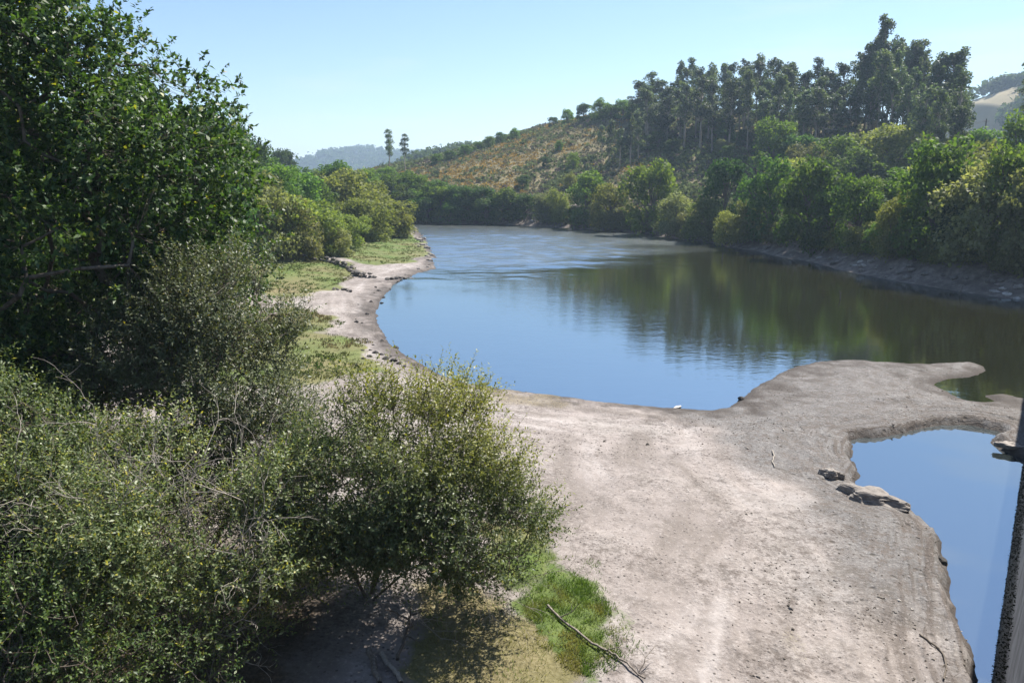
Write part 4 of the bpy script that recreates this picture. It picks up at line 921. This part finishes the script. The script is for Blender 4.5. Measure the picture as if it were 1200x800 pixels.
def stake(x, y, h, label, lean):
    p = px(x, y); paths = [([(0,0,-1.2),(lean*0.3,0,h*0.4),(lean,0.05,h)], [0.07,0.06,0.035]), ([(lean*0.5,0,h*0.55),(lean*0.5+0.2,0,h*0.8)], [0.03,0.015])]
    V, Fq = tubes([(np.array(a), np.array(b)) for a, b in paths], 6); tag(link('dead_stump', mesh_np('dead_stump', V, Fq, 'wood', smooth=True), None, (p[0], p[1], 0)), label, 'stump', 'drowned stumps in the lake')
for x, y, h, l in ((846,304,1.1,0.1),(985,350,0.9,-0.15),(719,277,1.0,0.05),(734,279,0.9,0.1),(691,273,1.3,0.0),(683,272,1.0,0.1),(1124,346,1.0,0.3)): stake(x, y, h, 'thin dead stump sticking out of the lake water', l)

# power line on the slope
PP = on_ground([(962,193),(1150,190)])
for i, p in enumerate(PP):
    d = math.hypot(p[0], p[1]); h = 9.5
    root = thing('utility_pole', ('dark wooden pole among trees below the plantation', 'grey pole on the open shoulder of the hill')[i], 'pole', (p[0], p[1], p[2]), 0.3)
    V, Fq = tubes([(np.array([(0,0,-0.5),(0,0,h)]), np.array([0.16,0.11]))], 8); link('pole', mesh_np('pole', V, Fq, 'wood', smooth=True), root)
    V, Fq = tubes([(np.array([(-0.9,0,h-0.5),(0.9,0,h-0.5)]), np.array([0.06,0.06]))], 4); link('crossarm', mesh_np('crossarm', V, Fq, 'wood'), root)
for s in (-0.8, 0.8):
    a = np.array(PP[0])+[s*0.95, s*0.3, 9.05]; b_ = np.array(PP[1])+[s*0.95, s*0.3, 9.05]; t = np.linspace(0, 1, 16)[:, None]; W_ = a*(1-t)+b_*t; W_[:, 2] -= 2.0*(4*t*(1-t))[:, 0]
    V, Fq = tubes([(W_-a, np.full(16, 0.02))], 4); tag(link('power_cable', mesh_np('power_cable', V, Fq, 'twig'), None, a), 'thin cable slung between the two hillside poles', 'cable', 'cables on the hillside')

# ------------------------------------------------------------------ loose stuff: crumbs of earth and stone, grass blades
def pebbles():
    rng = np.random.default_rng(31); n = 26000
    rr = 15+ (rng.random(n)**1.4)*62; az = np.radians(rng.uniform(-24, 36, n)); x = rr*np.sin(az); y = rr*np.cos(az); z = height(x, y)
    dens = (0.45+0.55*sstep(26, 36, y))*sstep(-0.05, 0.4, fbm(x/4, y/4, 101, 3)+0.12*(x > 9))
    ok = (z > 0.08) & (rng.random(n) < dens); x, y, z = x[ok], y[ok], z[ok]; n = len(x)
    s = rng.uniform(0.012, 0.05, n)*np.where(rng.random(n) < 0.05, 2.0, 1.0)
    T = np.array([(1,0,0),(-0.5,0.87,0),(-0.5,-0.87,0),(0,0,0.8),(0,0,-0.5)]); Ft = np.array([(0,1,3),(1,2,3),(2,0,3),(1,0,4),(2,1,4),(0,2,4)])
    a = rng.uniform(0, 6.28, n); c, si = np.cos(a), np.sin(a)
    V = T[None]*s[:, None, None]*rng.uniform(0.6, 1.4, (n, 5, 3)); V = np.stack([V[..., 0]*c[:, None]-V[..., 1]*si[:, None], V[..., 0]*si[:, None]+V[..., 1]*c[:, None], V[..., 2]], -1)+np.stack([x, y, z], 1)[:, None]
    Fq = (np.arange(n)[:, None, None]*5+Ft[None]).reshape(-1, 3)
    m, nt = mat('earth_crumbs'); nn = N(nt); g = nn('ShaderNodeNewGeometry'); col = nn.ramp(g.outputs['Random Per Island'], [(0.0, (0.05,0.042,0.035)), (0.6, (0.14,0.12,0.10)), (1.0, (0.36,0.33,0.30))])
    p = nn('ShaderNodeBsdfPrincipled', i_Base_Color=col, i_Roughness=0.9); nn('ShaderNodeOutputMaterial', i_Surface=p.outputs[0])
    o = link('pebbles', mesh_np('pebbles', V.reshape(-1, 3), Fq, m)); o['kind'] = 'stuff'; o['label'] = 'crumbs of earth and small stones strewn over the silt'; o['category'] = 'pebbles'
pebbles()
def grass():
    rng = np.random.default_rng(41); pts = []
    for poly, n in (([(608,748),(648,706),(688,720),(715,753),(722,800),(690,835),(640,800)], 26000), ([(560,640),(630,640),(660,700),(640,735),(590,740)], 6000), ([(480,760),(600,740),(690,800),(690,880),(480,880)], 5000), ([(640,690),(690,700),(760,800),(720,815)], 2500)):
        P = np.array([px(*p) for p in poly]); q = rng.uniform(P.min(0), P.max(0), (n*3, 2)); s_ = sd(q, P); q = q[(s_+0.5*fbm(q[:, 0]/0.8, q[:, 1]/0.8, 6, 3) < 0.22*rng.random(len(q)))][:n]; pts.append(q)
    q = np.vstack(pts); keep = rng.random(len(q)) < 0.65*sstep(-0.55, 0.35, fbm(q[:, 0]/0.5, q[:, 1]/0.5, 103, 3)); q = q[keep]; n = len(q); z = height(q[:, 0], q[:, 1]); h = rng.uniform(0.04, 0.14, n)
    b0 = np.column_stack([q, z-0.01]); d = np.column_stack([rng.normal(size=(n, 2))*0.5, np.ones(n)]); sdv = unit(np.column_stack([rng.normal(size=(n, 2)), np.zeros(n)]))*0.011
    V = np.stack([b0-sdv, b0+sdv, b0+d*h[:, None]], 1).reshape(-1, 3); t = np.clip(sstep(0, 0.6, fbm(q[:, 0]/1.2, q[:, 1]/1.2, 107, 3)-0.05+0.5*((q[:, 1] < 17.3)&(q[:, 0] < 1.6))), 0, 0.7)
    M['blade'] = leaf_mat('grass_blade', [(0.07,0.125,0.026),(0.11,0.18,0.036),(0.16,0.235,0.055)], yellow=(0.30,0.255,0.12), rough=0.5)
    o = link('grass', mesh_np('grass', V, np.arange(len(V)).reshape(-1, 3), 'blade', {'tint': ('FACE', 'FLOAT', t)})); o['kind'] = 'stuff'; o['label'] = 'short green and straw turf beside the fallen branch'; o['category'] = 'grass'
grass()
def meadow_tufts():
    rng = np.random.default_rng(43); qs = []
    for poly, n in (([(330,287),(420,283),(480,278),(490,285),(496,299),(476,308),(440,314),(400,308),(340,302)], 5200), ([(300,306),(340,306),(400,314),(422,322),(412,331),(380,344),(340,358),(300,345)], 3600), ([(310,385),(350,370),(384,376),(387,395),(410,404),(438,437),(400,446),(340,460),(300,462)], 2600)):
        P = np.array([px(*p) for p in poly]); q = rng.uniform(P.min(0), P.max(0), (n*3, 2)); q = q[sd(q, P)+2.0*fbm(q[:, 0]/3, q[:, 1]/3, 8, 3) < 0.5*rng.random(len(q))][:n]; qs.append(q[rng.random(len(q)) < sstep(-0.4, 0.35, fbm(q[:, 0]/2.5, q[:, 1]/2.5, 109, 3))])
    q = np.vstack(qs); k = np.repeat(np.arange(len(q)), 5); m = len(k); z = height(q[:, 0], q[:, 1]); hh = (rng.uniform(0.08, 0.26, len(q)))[k]
    P = np.column_stack([q[k]+rng.normal(size=(m, 2))*0.09, z[k]-0.02]); D = unit(np.column_stack([rng.normal(size=(m, 2))*0.55, np.ones(m)])); V, Fq = leaf_quads(P, D, unit(rng.normal(size=(m, 3))), hh, hh*0.35, rng)
    g = np.clip(0.68+1.3*fbm(q[:, 0]/6, q[:, 1]/6, 111, 3), 0, 1)[k][:, None]; c = np.column_stack([(np.array([0.085,0.13,0.03])*g+np.array([0.19,0.155,0.07])*(1-g))*rng.uniform(0.7, 1.3, (m, 1)), np.ones(m)])
    o = link('meadow_grass', mesh_np('meadow_grass', V, Fq, 'scrub', {'col': ('FACE', 'FLOAT_COLOR', c)})); o['kind'] = 'stuff'; o['label'] = 'tussocky green and straw grass of the lakeside meadow'; o['category'] = 'grass'
meadow_tufts()

# ------------------------------------------------------------------ air
def haze():
    x0, x1, y0, y1, z0, z1 = -3990, 3990, -3990, 3990, -9, 175
    v = [(x, y, z) for z in (z0, z1) for x, y in ((x0,y0),(x1,y0),(x1,y1),(x0,y1))]
    me = bpy.data.meshes.new('haze'); me.from_pydata(v, [], [(0,3,2,1),(4,5,6,7),(0,1,5,4),(1,2,6,5),(2,3,7,6),(3,0,4,7)])
    m, nt = mat('haze_air'); n = N(nt); vp = n('ShaderNodeVolumePrincipled'); vp.inputs['Color'].default_value = (0.60,0.78,1.0,1); vp.inputs['Density'].default_value = 0.00026; vp.inputs['Anisotropy'].default_value = 0.2
    o_ = n('ShaderNodeOutputMaterial'); n.link(vp.outputs[0], o_.inputs['Volume']); me.materials.append(m); o = link('haze', me); o['kind'] = 'stuff'; o['label'] = 'thin blue haze over the valley'
haze()
